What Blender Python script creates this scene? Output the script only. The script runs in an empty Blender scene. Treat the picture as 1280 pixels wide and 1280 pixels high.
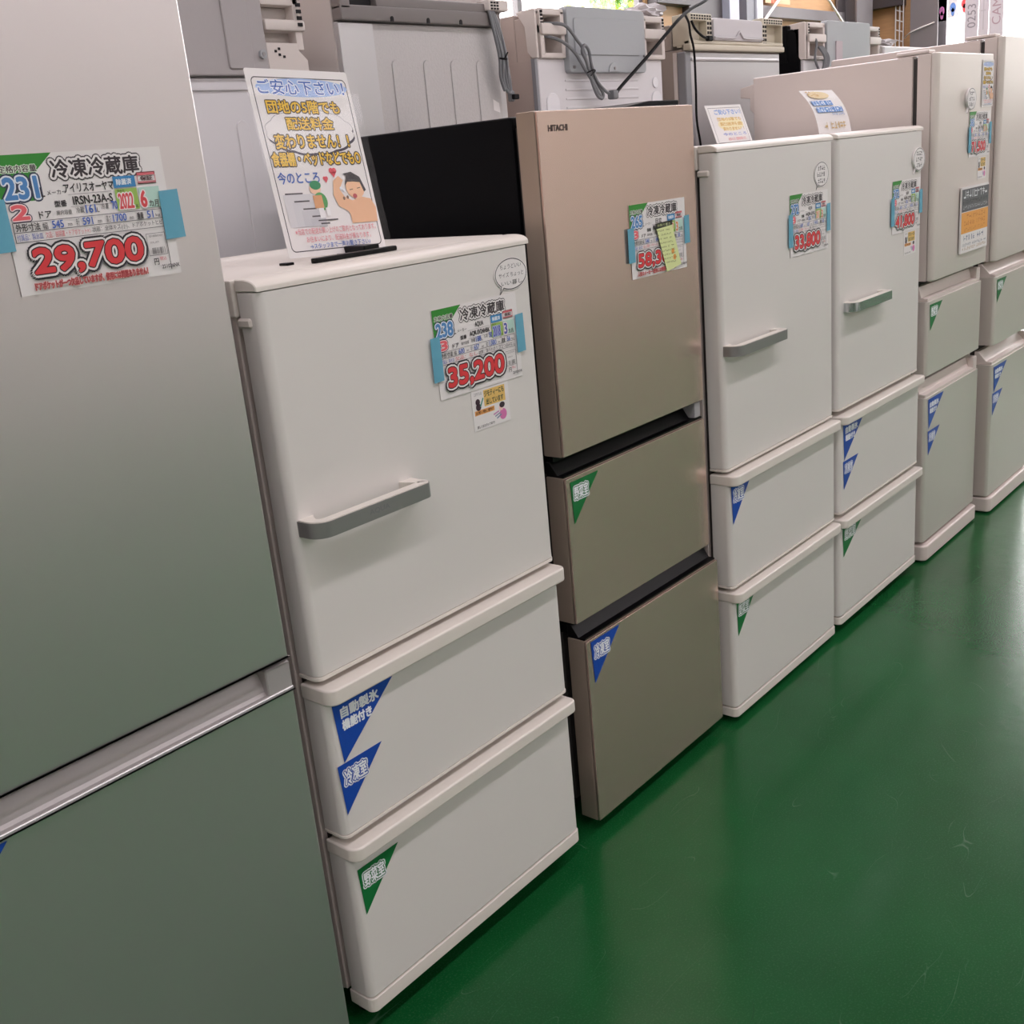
import bpy, bmesh, math, random
from mathutils import Vector, Matrix
random.seed(7)
SC = bpy.context.scene
COL = SC.collection
PI = math.pi

# ------------------------------------------------------------------ camera, world, lights, exposure
cam_d = bpy.data.cameras.new('camera'); cam = bpy.data.objects.new('camera', cam_d); COL.objects.link(cam)
_R = Vector((0.63697391, -0.7655377, -0.09064364)); _U = Vector((0.2890446, 0.12817208, 0.94869654)); _F = Vector((0.71464498, 0.63049501, -0.30291681))
cam.matrix_world = Matrix(((_R.x, _U.x, -_F.x, -1.635), (_R.y, _U.y, -_F.y, -1.2936), (_R.z, _U.z, -_F.z, 1.4182), (0, 0, 0, 1)))
cam_d.sensor_width = 36; cam_d.sensor_fit = 'HORIZONTAL'; cam_d.lens = 36 * 1362.92 / 1280
cam_d.clip_start = 0.05; cam_d.clip_end = 200
SC.camera = cam
SC.view_settings.view_transform = 'Standard'
try: SC.view_settings.look = 'None'
except Exception: pass
SC.view_settings.gamma = 1; SC.view_settings.use_curve_mapping = False
SC.view_settings.exposure = -0.13
w = bpy.data.worlds.new('daylight'); SC.world = w; w.use_nodes = True
bgn = w.node_tree.nodes['Background']; bgn.inputs[0].default_value = (1, 0.98, 0.97, 1); bgn.inputs[1].default_value = 8.0

def area(name, loc, sx, sy, power, col, rot=(0, 0, 0)):
    l = bpy.data.lights.new(name, 'AREA'); l.shape = 'RECTANGLE'; l.size = sx; l.size_y = sy; l.energy = power; l.color = col
    o = bpy.data.objects.new(name, l); COL.objects.link(o); o.location = loc; o.rotation_euler = rot
    return o
WARM = (1.0, 0.915, 0.985)
area('ceiling_light_aisle', (2.5, -1.75, 4.1), 15, 0.25, 215, WARM)
area('ceiling_light_row', (2.5, 1.9, 4.1), 15, 0.25, 235, WARM)
area('added_light_front_wall', (2.5, -5.9, 4.4), 15, 0.8, 185, WARM)  # added unseen lamp, lights the front wall that the steel doors reflect
area('added_light_back_wall', (8.3, 2.9, 4.6), 5.5, 0.4, 110, WARM)  # added fill lamp, brightens the plywood in the far corner

# ------------------------------------------------------------------ materials
def lin(c):
    if isinstance(c, str): c = tuple(int(c[i:i + 2], 16) / 255 for i in (0, 2, 4))
    return tuple(x / 12.92 if x <= .04045 else ((x + .055) / 1.055) ** 2.4 for x in c) + (1,)
MATS = {}
def mat(name, col, rough=.5, metal=0., coat=0., spec=None, emit=None):
    if name in MATS: return MATS[name]
    m = bpy.data.materials.new(name); m.use_nodes = True
    b = m.node_tree.nodes['Principled BSDF']
    b.inputs['Base Color'].default_value = lin(col) if isinstance(col, str) else tuple(col) + (1,)
    b.inputs['Roughness'].default_value = rough; b.inputs['Metallic'].default_value = metal
    b.inputs['Coat Weight'].default_value = coat; b.inputs['Coat Roughness'].default_value = .08
    if spec is not None: b.inputs['Specular IOR Level'].default_value = spec
    if emit: b.inputs['Emission Color'].default_value = lin(col); b.inputs['Emission Strength'].default_value = emit
    MATS[name] = m
    return m
def nodes(m):
    nt = m.node_tree
    return nt, nt.nodes, nt.links, nt.nodes['Principled BSDF']
def add_noise_bump(m, scale, strength, stretch=(1, 1, 1), dist=.001, colvar=0.):
    nt, N, L, b = nodes(m)
    tc = N.new('ShaderNodeTexCoord'); mp = N.new('ShaderNodeMapping'); mp.inputs['Scale'].default_value = stretch
    nz = N.new('ShaderNodeTexNoise'); nz.inputs['Scale'].default_value = scale; nz.inputs['Detail'].default_value = 3
    L.new(tc.outputs['Object'], mp.inputs[0]); L.new(mp.outputs[0], nz.inputs['Vector'])
    bp = N.new('ShaderNodeBump'); bp.inputs['Strength'].default_value = strength; bp.inputs['Distance'].default_value = dist
    L.new(nz.outputs['Fac'], bp.inputs['Height']); L.new(bp.outputs[0], b.inputs['Normal'])
    if colvar:
        mx = N.new('ShaderNodeMix'); mx.data_type = 'RGBA'; mx.blend_type = 'MULTIPLY'; mx.inputs[0].default_value = colvar
        mx.inputs[6].default_value = b.inputs['Base Color'].default_value
        L.new(nz.outputs['Fac'], mx.inputs[7]); L.new(mx.outputs[2], b.inputs['Base Color'])
    return m
M_white = mat('white_enamel', 'dcd8d3', .38, coat=.15)
M_white_t = mat('cream_white_plastic', 'e0d9d0', .42)
M_white_s = mat('white_side_enamel', 'd2ccc6', .4)
M_cream = mat('pearl_cream_enamel', 'ded6cf', .34, .5, spec=.35)
M_cream_s = mat('pearl_side_enamel', 'd8ccc5', .38)
M_iris = add_noise_bump(mat('brushed_silver_steel', 'dcd6d6', .3, .89), 60, .12, (40, 1, 1), .0006)
M_iris_t = mat('silver_grey_plastic', 'aba6a4', .4, .2)
M_champ = add_noise_bump(mat('champagne_steel', 'dcc3b7', .27, .84), 60, .06, (1, 1, 40), .0004)
M_champ_s = mat('champagne_plastic', 'b0a193', .32, .55)
M_black = mat('black_enamel', '050609', .5, spec=.12)
M_blackg = mat('black_gloss_plastic', '050506', .3, spec=.22)
M_gasket = mat('dark_rubber_gasket', '3a3735', .7)
M_grey = mat('grey_plastic', '8d8e91', .5)
M_satin = mat('satin_silver_metal', '9c9a99', .36, .65)
M_chrome = mat('polished_chrome', 'c9cccf', .06, 1.)
M_greybox = add_noise_bump(mat('grey_cover_plastic', 'a5a9ac', .55), 90, .15)
M_cap = mat('ivory_plastic', 'd6cdc7', .5)
M_capdark = mat('vent_hole_black', '101012', .8)
M_cap4 = mat('aged_ivory_plastic', 'c9c1ae', .5)
M_backw = mat('white_back_sheet', 'd9d7d9', .5)
M_galv = add_noise_bump(mat('galvanised_sheet', 'c6c3c2', .46, .35), 160, .35, (1, 1, 1), .002, .12)
M_galv2 = mat('bright_galvanised_sheet', 'c9c8ca', .3, .8)
M_band = mat('dark_grey_plastic_band', '7b7573', .35)
M_sidebeige = mat('beige_side_enamel', 'b8a9a1', .45)
M_sidegrey = mat('warm_grey_side_enamel', 'c2bab5', .45)
M_sidedark = mat('taupe_side_enamel', '9a8f86', .45)
M_cable = mat('grey_cable', '75777a', .5)
M_cable_b = mat('black_cable', '0d0c0e', .6, spec=.2)
M_paper = mat('paper_white', 'e6e2e0', .55)
M_tape = mat('blue_masking_tape', '6cb4cc', .6); M_tape.node_tree.nodes['Principled BSDF'].inputs['Alpha'].default_value = .78
M_ply = add_noise_bump(mat('plywood_board', 'cda173', .6), 5, .05, (1, 1, 8), .002, .35)
M_steel = mat('grey_painted_steel', '6f6a6c', .5)
M_steel_d = mat('dark_painted_steel', '4a4446', .5)
M_wall = mat('off_white_wall', 'e2dedb', .8)
M_ceil = mat('ceiling_sheet', 'b9b6b2', .8)

# floor : glossy green paint with scuffs and scratches
M_floor = mat('green_painted_concrete', '2a6238', .22, spec=.25)
nt, N, L, b = nodes(M_floor)
tc = N.new('ShaderNodeTexCoord')
def noise(scale, det=4, rough=.6, vec=None, dist=0.):
    n = N.new('ShaderNodeTexNoise'); n.inputs['Scale'].default_value = scale; n.inputs['Detail'].default_value = det; n.inputs['Roughness'].default_value = rough
    n.inputs['Distortion'].default_value = dist
    L.new(vec or tc.outputs['Object'], n.inputs['Vector']); return n.outputs['Fac']
def math_(op, a, bb=None, clamp=False):
    n = N.new('ShaderNodeMath'); n.operation = op; n.use_clamp = clamp
    for i, x in enumerate((a, bb)):
        if x is None: continue
        if isinstance(x, (int, float)): n.inputs[i].default_value = x
        else: L.new(x, n.inputs[i])
    return n.outputs[0]
def ramp(f, a, c):
    n = N.new('ShaderNodeMapRange'); n.inputs[1].default_value = a; n.inputs[2].default_value = c; n.clamp = True
    L.new(f, n.inputs[0]); return n.outputs[0]
def mixc(f, a, c, blend='MIX'):
    n = N.new('ShaderNodeMix'); n.data_type = 'RGBA'; n.blend_type = blend
    if isinstance(f, (int, float)): n.inputs[0].default_value = f
    else: L.new(f, n.inputs[0])
    for i, x in ((6, a), (7, c)):
        if isinstance(x, tuple): n.inputs[i].default_value = x
        else: L.new(x, n.inputs[i])
    return n.outputs[2]
col = mixc(ramp(noise(1.3, 5), .3, .72), lin('0a451e'), lin('14582b'))
col = mixc(math_('MULTIPLY', ramp(noise(260, 2),   .52, .8), .2), col, lin('5c8a66'))
def scratches(scale, width, seed, rot):
    mp = N.new('ShaderNodeMapping'); mp.inputs['Location'].default_value = (seed, seed * 2.3, 0); mp.inputs['Rotation'].default_value = (0, 0, rot); mp.inputs['Scale'].default_value = (1, 3.2, 1)
    L.new(tc.outputs['Object'], mp.inputs[0])
    f = noise(scale, 1, .4, mp.outputs[0])
    line = math_('SUBTRACT', 1.0, ramp(math_('ABSOLUTE', math_('SUBTRACT', f, .5)), 0, width))
    msk = ramp(noise(scale * 1.7, 2, .5, mp.outputs[0]), .56, .66)
    return math_('MULTIPLY', line, msk)
for k, (s_, wd, sd, rt) in enumerate(((1.1, .0007, 3.1, .4), (1.7, .0009, 7.7, 1.3), (2.6, .0016, 1.7, 2.4), (4.0, .0024, 9.2, .9))):
    col = mixc(math_('MULTIPLY', scratches(s_, wd, sd, rt), .16), col, lin('8fb397'))
col = mixc(math_('MULTIPLY', scratches(1.5, .0012, 14.0, 2.0), .5), col, lin('153d22'))
L.new(col, b.inputs['Base Color'])
L.new(math_('ADD', .14, math_('MULTIPLY', noise(4, 5), .16)), b.inputs['Roughness'])
bp = N.new('ShaderNodeBump'); bp.inputs['Strength'].default_value = .12; bp.inputs['Distance'].default_value = .004
L.new(noise(22, 4), bp.inputs['Height']); L.new(bp.outputs[0], b.inputs['Normal'])

def clear_mat(name, gloss, rough, bump=0.):
    m = bpy.data.materials.new(name); m.use_nodes = True; nt = m.node_tree; N = nt.nodes; L = nt.links
    N.clear(); out = N.new('ShaderNodeOutputMaterial'); mx = N.new('ShaderNodeMixShader'); t = N.new('ShaderNodeBsdfTransparent'); g = N.new('ShaderNodeBsdfGlossy')
    g.inputs['Roughness'].default_value = rough; mx.inputs[0].default_value = gloss
    L.new(t.outputs[0], mx.inputs[1]); L.new(g.outputs[0], mx.inputs[2]); L.new(mx.outputs[0], out.inputs[0])
    if bump:
        tc = N.new('ShaderNodeTexCoord'); nz = N.new('ShaderNodeTexNoise'); nz.inputs['Scale'].default_value = 6; nz.inputs['Detail'].default_value = 0
        bp = N.new('ShaderNodeBump'); bp.inputs['Strength'].default_value = bump; bp.inputs['Distance'].default_value = .02
        L.new(tc.outputs['Object'], nz.inputs['Vector']); L.new(nz.outputs['Fac'], bp.inputs['Height']); L.new(bp.outputs[0], g.inputs['Normal'])
    return m
M_sleeve = clear_mat('clear_sleeve', .03, .08, .1)
M_glass = clear_mat('window_glass', .06, .02)

# ------------------------------------------------------------------ mesh building
class MB:
    def __init__(s): s.v = []; s.f = []; s.m = []; s.mats = []
    def mi(s, m):
        if m not in s.mats: s.mats.append(m)
        return s.mats.index(m)
    def add(s, vs, fs, m):
        o = len(s.v); s.v += [tuple(p) for p in vs]; i = s.mi(m)
        for f in fs: s.f.append(tuple(k + o for k in f)); s.m.append(i)
    def bm(s, bm, m):
        bm.verts.index_update()
        s.add([p.co for p in bm.verts], [[q.index for q in f.verts] for f in bm.faces], m); bm.free()
    def box(s, x0, x1, y0, y1, z0, z1, m, bev=0., seg=2):
        b = bmesh.new(); bmesh.ops.create_cube(b, size=1)
        for p in b.verts: p.co = Vector(((x0 + x1) / 2 + p.co.x * (x1 - x0), (y0 + y1) / 2 + p.co.y * (y1 - y0), (z0 + z1) / 2 + p.co.z * (z1 - z0)))
        if bev: bmesh.ops.bevel(b, geom=b.edges[:], offset=bev, segments=seg, affect='EDGES', profile=.5)
        s.bm(b, m)
    def prism(s, out, a, c, m, axis='z', bev=0., seg=2):
        """extrude a 2d outline; axis z: (x,y), axis y: (x,z), axis x: (y,z)"""
        P = {'z': lambda p, t: (p[0], p[1], t), 'y': lambda p, t: (p[0], t, p[1]), 'x': lambda p, t: (t, p[0], p[1])}[axis]
        b = bmesh.new(); lo = [b.verts.new(P(p, a)) for p in out]; hi = [b.verts.new(P(p, c)) for p in out]
        n = len(out); caps = [b.faces.new(lo[::-1]), b.faces.new(hi)]
        for i in range(n): b.faces.new((lo[i], lo[(i + 1) % n], hi[(i + 1) % n], hi[i]))
        bmesh.ops.recalc_face_normals(b, faces=b.faces[:])
        if bev:
            es = list({e for f in caps for e in f.edges}); bmesh.ops.bevel(b, geom=es, offset=bev, segments=seg, affect='EDGES', profile=.5)
        s.bm(b, m)
    def tube(s, pts, r, m, n=10, smooth=6, closed=False):
        pts = [Vector(p) for p in pts]
        if smooth and len(pts) > 2: pts = catmull(pts, smooth, closed)
        rs = r if isinstance(r, (list, tuple)) else [r] * len(pts)
        t0 = (pts[1] - pts[0]).normalized(); nrm = t0.orthogonal().normalized(); vs = []; fs = []
        k = len(pts)
        for i, p in enumerate(pts):
            t = (pts[min(i + 1, k - 1)] - pts[max(i - 1, 0)]).normalized()
            nrm = (nrm - t * nrm.dot(t)).normalized(); bi = t.cross(nrm)
            vs += [p + (nrm * math.cos(2 * PI * j / n) + bi * math.sin(2 * PI * j / n)) * rs[i] for j in range(n)]
        for i in range(k - 1):
            for j in range(n): fs.append((i * n + j, i * n + (j + 1) % n, (i + 1) * n + (j + 1) % n, (i + 1) * n + j))
        fs += [tuple(range(n))[::-1], tuple((k - 1) * n + j for j in range(n))]
        s.add(vs, fs, m)
    def cyl(s, p, q, r, m, n=16): s.tube([p, q], r, m, n, 0)
    def build(s, name, parent=None, wn=True, ang=35, smooth=True):
        me = bpy.data.meshes.new(name)
        off = Vector((0, 0, 0)); q = parent
        while q is not None: off = off + q.location; q = q.parent
        me.from_pydata([(x - off.x, y - off.y, z - off.z) for x, y, z in s.v], [], s.f)
        for m in s.mats: me.materials.append(m)
        me.polygons.foreach_set('material_index', s.m); me.validate()
        o = bpy.data.objects.new(name, me); COL.objects.link(o)
        if parent is not None: o.parent = parent
        if smooth:
            me.polygons.foreach_set('use_smooth', [True] * len(me.polygons)); me.set_sharp_from_angle(angle=math.radians(ang))
            if wn: md = o.modifiers.new('wn', 'WEIGHTED_NORMAL'); md.keep_sharp = True
        return o
def catmull(P, k, closed=False):
    out = []; n = len(P)
    for i in range(n - 1):
        a = P[max(i - 1, 0)]; b_ = P[i]; c = P[i + 1]; d = P[min(i + 2, n - 1)]
        for j in range(k):
            t = j / k
            out.append(.5 * ((2 * b_) + (c - a) * t + (2 * a - 5 * b_ + 4 * c - d) * t * t + (3 * b_ - a - 3 * c + d) * t ** 3))
    return out + [P[-1]]
def rrect(x0, x1, y0, y1, r, seg=6):
    """rounded rectangle; r = radius or (bottom-left, bottom-right, top-right, top-left)"""
    if not isinstance(r, (tuple, list)): r = (r,) * 4
    out = []
    for (cx, cy, sx, sy, a0), q in zip(((x0, y0, 1, 1, PI), (x1, y0, -1, 1, 1.5 * PI), (x1, y1, -1, -1, 0), (x0, y1, 1, -1, .5 * PI)), r):
        if q <= 0: out.append((cx, cy)); continue
        for i in range(seg + 1):
            a = a0 + .5 * PI * i / seg; out.append((cx + sx * q + q * math.cos(a), cy + sy * q + q * math.sin(a)))
    return out
def offset_path(P, d):
    out = []
    for i, p in enumerate(P):
        a = Vector(P[max(i - 1, 0)]); c = Vector(P[min(i + 1, len(P) - 1)]); t = (c - a).normalized()
        out.append((p[0] - t.y * d, p[1] + t.x * d))
    return out
def empty(name, loc, label, cat, group=None):
    o = bpy.data.objects.new(name, None); o.empty_display_size = .1; COL.objects.link(o); o.location = loc
    tag(o, label, cat, group); return o
def tag(o, label, cat, group=None):
    o['label'] = label; o['category'] = cat
    if group: o['group'] = group
    return o
def structure(o, label, cat):
    o['kind'] = 'structure'; tag(o, label, cat); return o

# ------------------------------------------------------------------ printing on paper
GL = {}
_fc = bpy.data.curves.new('type', 'FONT'); _fo = bpy.data.objects.new('type', _fc); COL.objects.link(_fo)
def glyphs(s_):
    if s_ not in GL:
        _fc.body = s_; _fc.resolution_u = 3
        dg = bpy.context.evaluated_depsgraph_get(); dg.update()
        me = bpy.data.meshes.new_from_object(_fo.evaluated_get(dg))
        vs = [(p.co.x, p.co.y) for p in me.vertices]; fs = [tuple(p.vertices) for p in me.polygons]
        xs = [p[0] for p in vs]; ys = [p[1] for p in vs]
        GL[s_] = (vs, fs, min(xs), max(xs), min(ys), max(ys)); bpy.data.meshes.remove(me)
    return GL[s_]
INK = {}
def ink(c):
    if c not in INK: INK[c] = mat('ink_' + c, c, .5)
    return INK[c]
STEP = .00004
class Print:
    """flat printing in metres on a sheet, x right and y up, piled in thin layers"""
    def __init__(s): s.mb = MB(); s.z = 0
    def layer(s): s.z += STEP
    def poly(s, P, c, dz=0.): s.mb.add([(x, y, s.z + dz) for x, y in P], [tuple(range(len(P)))], ink(c))
    def rect(s, x0, x1, y0, y1, c): s.poly(((x0, y0), (x1, y0), (x1, y1), (x0, y1)), c)
    def frame(s, x0, x1, y0, y1, t, c):
        for a in ((x0, x1, y0, y0 + t), (x0, x1, y1 - t, y1), (x0, x0 + t, y0 + t, y1 - t), (x1 - t, x1, y0 + t, y1 - t)): s.rect(*a, c)
    def ell(s, cx, cy, rx, ry, c, n=28, a0=0, rot=0.):
        s.poly([(cx + rx * math.cos(2 * PI * i / n) * math.cos(rot) - ry * math.sin(2 * PI * i / n) * math.sin(rot), cy + rx * math.cos(2 * PI * i / n) * math.sin(rot) + ry * math.sin(2 * PI * i / n) * math.cos(rot)) for i in range(n)], c)
    def ring(s, P, t, c):
        Q = P + [P[0]]
        for a, b_ in zip(Q, Q[1:]): s.stroke(a, b_, t, c)
    def stroke(s, a, b_, t, c):
        a = Vector(a); b_ = Vector(b_); d = (b_ - a)
        if d.length < 1e-9: return
        d.normalize(); n = Vector((-d.y, d.x)) * t / 2; e = d * t / 2
        s.poly([a - e - n, b_ + e - n, b_ + e + n, a - e + n], c, random.random() * STEP * .3)
    def text(s, body, x0, x1, y0, y1, c, bold=0., outl=(), slant=0.):
        """body fitted to the box; outl = ((radius, colour), ...) from the widest, radii as a share of the height"""
        vs, fs, ax, bx, ay, by = glyphs(body); sx = (x1 - x0) / max(bx - ax, 1e-6); sy = (y1 - y0) / max(by - ay, 1e-6); h = (y1 - y0)
        V = [(x0 + (p[0] - ax) * sx + slant * (p[1] - ay) * sy, y0 + (p[1] - ay) * sy) for p in vs]
        def put(r, cc):
            k = 1 if r <= 0 else (6 if r < .05 * h else 16)
            for i in range(k):
                dx, dy = (0, 0) if k == 1 else (r * math.cos(2 * PI * i / k), r * math.sin(2 * PI * i / k))
                z = s.z + i * STEP * .06
                s.mb.add([(p[0] + dx, p[1] + dy, z) for p in V], fs, ink(cc))
            s.layer()
        for r, cc in outl: put((r + bold) * h, cc)
        put(bold * h, c)
    def bars(s, x0, x1, y0, y1, c, n=10, fill=.75):
        """unreadable small print: short strokes along a line"""
        wd = (x1 - x0) / n; hh = y1 - y0
        for i in range(n):
            if random.random() > .93: continue
            a = x0 + i * wd; t = min(wd, hh) * .16
            for _ in range(3):
                if random.random() < .5: yy = y0 + hh * random.random(); s.stroke((a + wd * .08, yy), (a + wd * fill, yy), t, c)
                else: xx = a + wd * fill * random.random(); s.stroke((xx, y0), (xx, y1), t, c)
    def build(s, name, parent, place):
        s.mb.v = [tuple(place @ Vector(p)) for p in s.mb.v]
        return s.mb.build(name, parent, smooth=False)
def place_on(x, y, z, roll=0., yaw=0., tilt=0.):
    """sheet whose bottom-left corner is at (x, y, z), facing -y"""
    return Matrix.Translation((x, y, z)) @ Matrix.Rotation(yaw, 4, 'Z') @ Matrix.Rotation(PI / 2 - tilt, 4, 'X') @ Matrix.Rotation(roll, 4, 'Z')
def sheet(name, parent, place, P, m, th=.0004):
    mb = MB(); n = len(P)
    mb.add([place @ Vector((x, y, 0)) for x, y in P] + [place @ Vector((x, y, -th)) for x, y in P], [tuple(range(n)), tuple(range(n, 2 * n))[::-1]] + [(i, i + n, (i + 1) % n + n, (i + 1) % n) for i in range(n)], m)
    return mb.build(name, parent, smooth=False)

def price_tag(x, ztop, y, label, d, w_=.215, h_=.149, roll=0., tapes=(), tall=1.):
    h_ *= tall
    e = empty('price_tag', (x, y, ztop - h_), label, 'price tag', 'taped price tags on the refrigerator doors')
    pl = place_on(x, y - .0016, ztop - h_, roll)
    W = w_; H = h_
    X = lambda u: u * W
    Y = lambda v: (1 - v) * H
    sh = sheet('paper_sheet', e, pl, [(0, 0), (W, 0), (W, H), (0, H)], M_paper)
    p = Print(); p.z = STEP
    T = lambda s_, u0, u1, v0, v1, c, **k: p.text(s_, X(u0), X(u1), Y(v1), Y(v0), c, **k)
    # green header, capacity
    p.poly([(0, Y(0)), (X(.33), Y(0)), (X(.22), Y(.13)), (X(.2), Y(.33)), (0, Y(.33))], '2f8a2c'); p.layer()
    T('定格内容量', .02, .23, .075, .125, '3a2430', bold=.02, outl=((.1, 'd8e6d2'),))
    T(d['cap'], .03, .215, .16, .31, '4f86c0', bold=.05, outl=((.16, '2f3550'), (.08, 'dfe6ee')))
    p.rect(X(.225), X(.23), Y(.31), Y(.24), '302a2c'); p.rect(X(.225), X(.247), Y(.31), Y(.3), '302a2c'); p.layer()
    T(d['doors'], .045, .135, .355, .455, 'e8646c', bold=.06, outl=((.16, '3a3048'), (.08, 'f4d8d8')))
    T('冷凍冷蔵庫', .31, .84, .055, .185, '352c30', bold=.035, outl=((.2, '352c30'), (.13, 'e6e2e0')))
    T('メーカー', .26, .37, .265, .3, '302a2c'); T(d['maker'], *d.get('mu', (.385, .63)), .23, .295, '262022', bold=.02)
    T('型番', .29, .36, .345, .39, '262022', bold=.03); T(d['model'], .4, .64, .325, .385, '262022', bold=.03)
    p.rect(X(.38), X(.64), Y(.31), Y(.307), '8a8488'); p.rect(X(.38), X(.64), Y(.4), Y(.397), '8a8488'); p.layer()
    T('ドア', .19, .26, .41, .46, '262022', bold=.02); T('庫内容量', .29, .38, .415, .45, '262022'); T('冷蔵', .405, .455, .405, .45, '262022')
    T(d['c1'], .465, .525, .395, .455, '3b62b8', bold=.02); T('L', .53, .545, .42, .455, '262022'); T('冷凍', .56, .605, .395, .44, '262022'); T(d['c2'], .625, .66, .385, .445, '3b62b8', bold=.02)
    p.rect(X(.66), X(.8), Y(.29), Y(.205), '3d86bb'); p.rect(X(.815), X(.935), Y(.275), Y(.255), 'c87a80'); p.rect(X(.815), X(.935), Y(.21), Y(.185), 'd86a72'); p.frame(X(.815), X(.935), Y(.275), Y(.185), .0008, 'd86a72')
    p.rect(X(.66), X(.8), Y(.46), Y(.3), '9cbf5c'); p.rect(X(.81), X(.945), Y(.46), Y(.3), 'b8d8cc'); p.layer()
    T('除菌済', .68, .775, .225, .27, 'e8eef2', bold=.03); T('保証', .835, .915, .215, .25, '50282c', bold=.03)
    T('販売年', .675, .72, .305, .325, '4a5a30')
    T(d['year'], .675, .765, .335, .45, d.get('yc', 'd84a50'), bold=.03, outl=((.07, d.get('yo', 'f2e4e4')),)); T('年', .772, .793, .425, .455, '40502c')
    T(d['months'], .815, .85, .33, .45, d.get('yc', 'd84a50'), bold=.05, outl=((.09, 'f2e4e4'),)); T('カ月', .865, .925, .405, .455, '4a4440', bold=.02)
    for v in (.475, .545, .615): p.rect(X(.03), X(.935), Y(v + .004), Y(v), '3a3438')
    p.rect(X(.03), X(.034), Y(.615), Y(.475), '3a3438'); p.rect(X(.932), X(.936), Y(.96), Y(.475), '3a3438'); p.layer()
    T('外形寸法', .045, .18, .485, .54, '262022', bold=.02); T('幅', .195, .225, .49, .54, '262022'); T(d['W'], .25, .315, .485, .54, '3b62b8', bold=.02); T('mm', .34, .365, .515, .535, '262022')
    T('奥行', .39, .41, .485, .54, '262022'); T(d['D'], .43, .49, .485, .54, '3b62b8', bold=.02); T('mm', .52, .545, .515, .535, '262022'); T('高さ', .575, .6, .485, .54, '262022'); T(d['H'], .615, .7, .485, .54, '3b62b8', bold=.02)
    T('mm', .72, .745, .515, .535, '262022'); T('重量', .77, .81, .49, .54, '262022', bold=.02); T(d['kg'], .835, .875, .485, .54, '3b62b8', bold=.02); T('kg', .89, .92, .51, .54, '262022')
    T('付属品：' + d.get('acc', '製氷皿'), .04, .185, .56, .605, '3b50a8'); T(d.get('miss', '欠品：説明書・ドアポケット×1'), .2, .46, .56, .605, 'd0505a'); T(d.get('state', '状態：全体キズ(小)、ドアポケットヒビ'), .475, .925, .56, .605, '352c30')
    v0, v1 = (.675, .875) if 'note' in d else (.67, .91)
    # price : drop shade of the lettering, outline, white, dark, red
    r_ = d.get('price'); p.text(r_, X(.115), X(.775), Y(v1) - .0022, Y(v0) - .0022, '7c7a7e', bold=.17, slant=.05)
    T(r_, .1, .76, v0, v1, 'dc3b40', bold=.05, outl=((.2, '26242a'), (.125, 'e6e2e0'), (.045, '34181c')), slant=.05)
    p.frame(X(.8), X(.925), Y(.835), Y(.66), .0005, '5a5458')
    for i in range(22):
        if random.random() < .65: p.rect(X(.825) + i * .00085, X(.825) + i * .00085 + .0005, Y(.825), Y(.775), '4a4648')
    p.bars(X(.82), X(.91), Y(.69), Y(.675), '8a8084', 12); p.bars(X(.82), X(.88), Y(.74), Y(.725), '8a8084', 8)
    T('円', .825, .855, .86, .91, '262022', bold=.02); T('税込', .865, .91, .85, .88, 'd0505a'); T(d.get('ser', '251026NK'), .87, .99, .915, .945, '352c30', bold=.02)
    if 'note' in d: T(d['note'], .08, .77, .915, .97, 'a03038', bold=.03, outl=((.06, 'd88a84'),))
    o = p.build('printed_lettering', sh, pl)
    for (u, v, tw, th_) in tapes:
        tp = place_on(x + u, y - .0013 if u > 0 else y - .0013, ztop - v - th_, roll)
        sheet('tape_strip', e, Matrix.Translation((0, -.0032, 0)) @ tp, [(0, 0), (tw, 0.0008), (tw - .001, th_), (0.0006, th_ - .001)], M_tape, .0002)
    return e

def corner_label(x, ztop, y, w_, h_, kind, label, group, roll=0.):
    e = empty('compartment_label', (x, y, ztop - h_), label, 'label', group)
    pl = place_on(x, y - .0012, ztop - h_, roll)
    colr = '1546a8' if kind != 'veg' else '0f7036'
    sh = sheet('triangle_card', e, pl, [(0, h_), (w_ * .1, 0), (w_, h_)][::-1] if False else [(0, h_), (w_ * .06, 0), (w_, h_)], mat('card_' + kind, colr, .35))
    p = Print(); p.z = STEP
    if kind == 'ice':
        p.text('自動製氷', w_ * .11, w_ * .68, h_ * .7, h_ * .87, 'eceef2', bold=.05, slant=.0)
        p.text('機能付き', w_ * .11, w_ * .55, h_ * .5, h_ * .66, 'eceef2', bold=.05)
    else:
        t = '冷凍室' if kind == 'frz' else '野菜室'
        p.text(t, w_ * .12, w_ * .6, h_ * .56, h_ * .86, 'eceef2', bold=.03, outl=((.14, 'e6e8ee'), (.06, colr)))
    p.build('printed_lettering', sh, pl)
    return e

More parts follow.
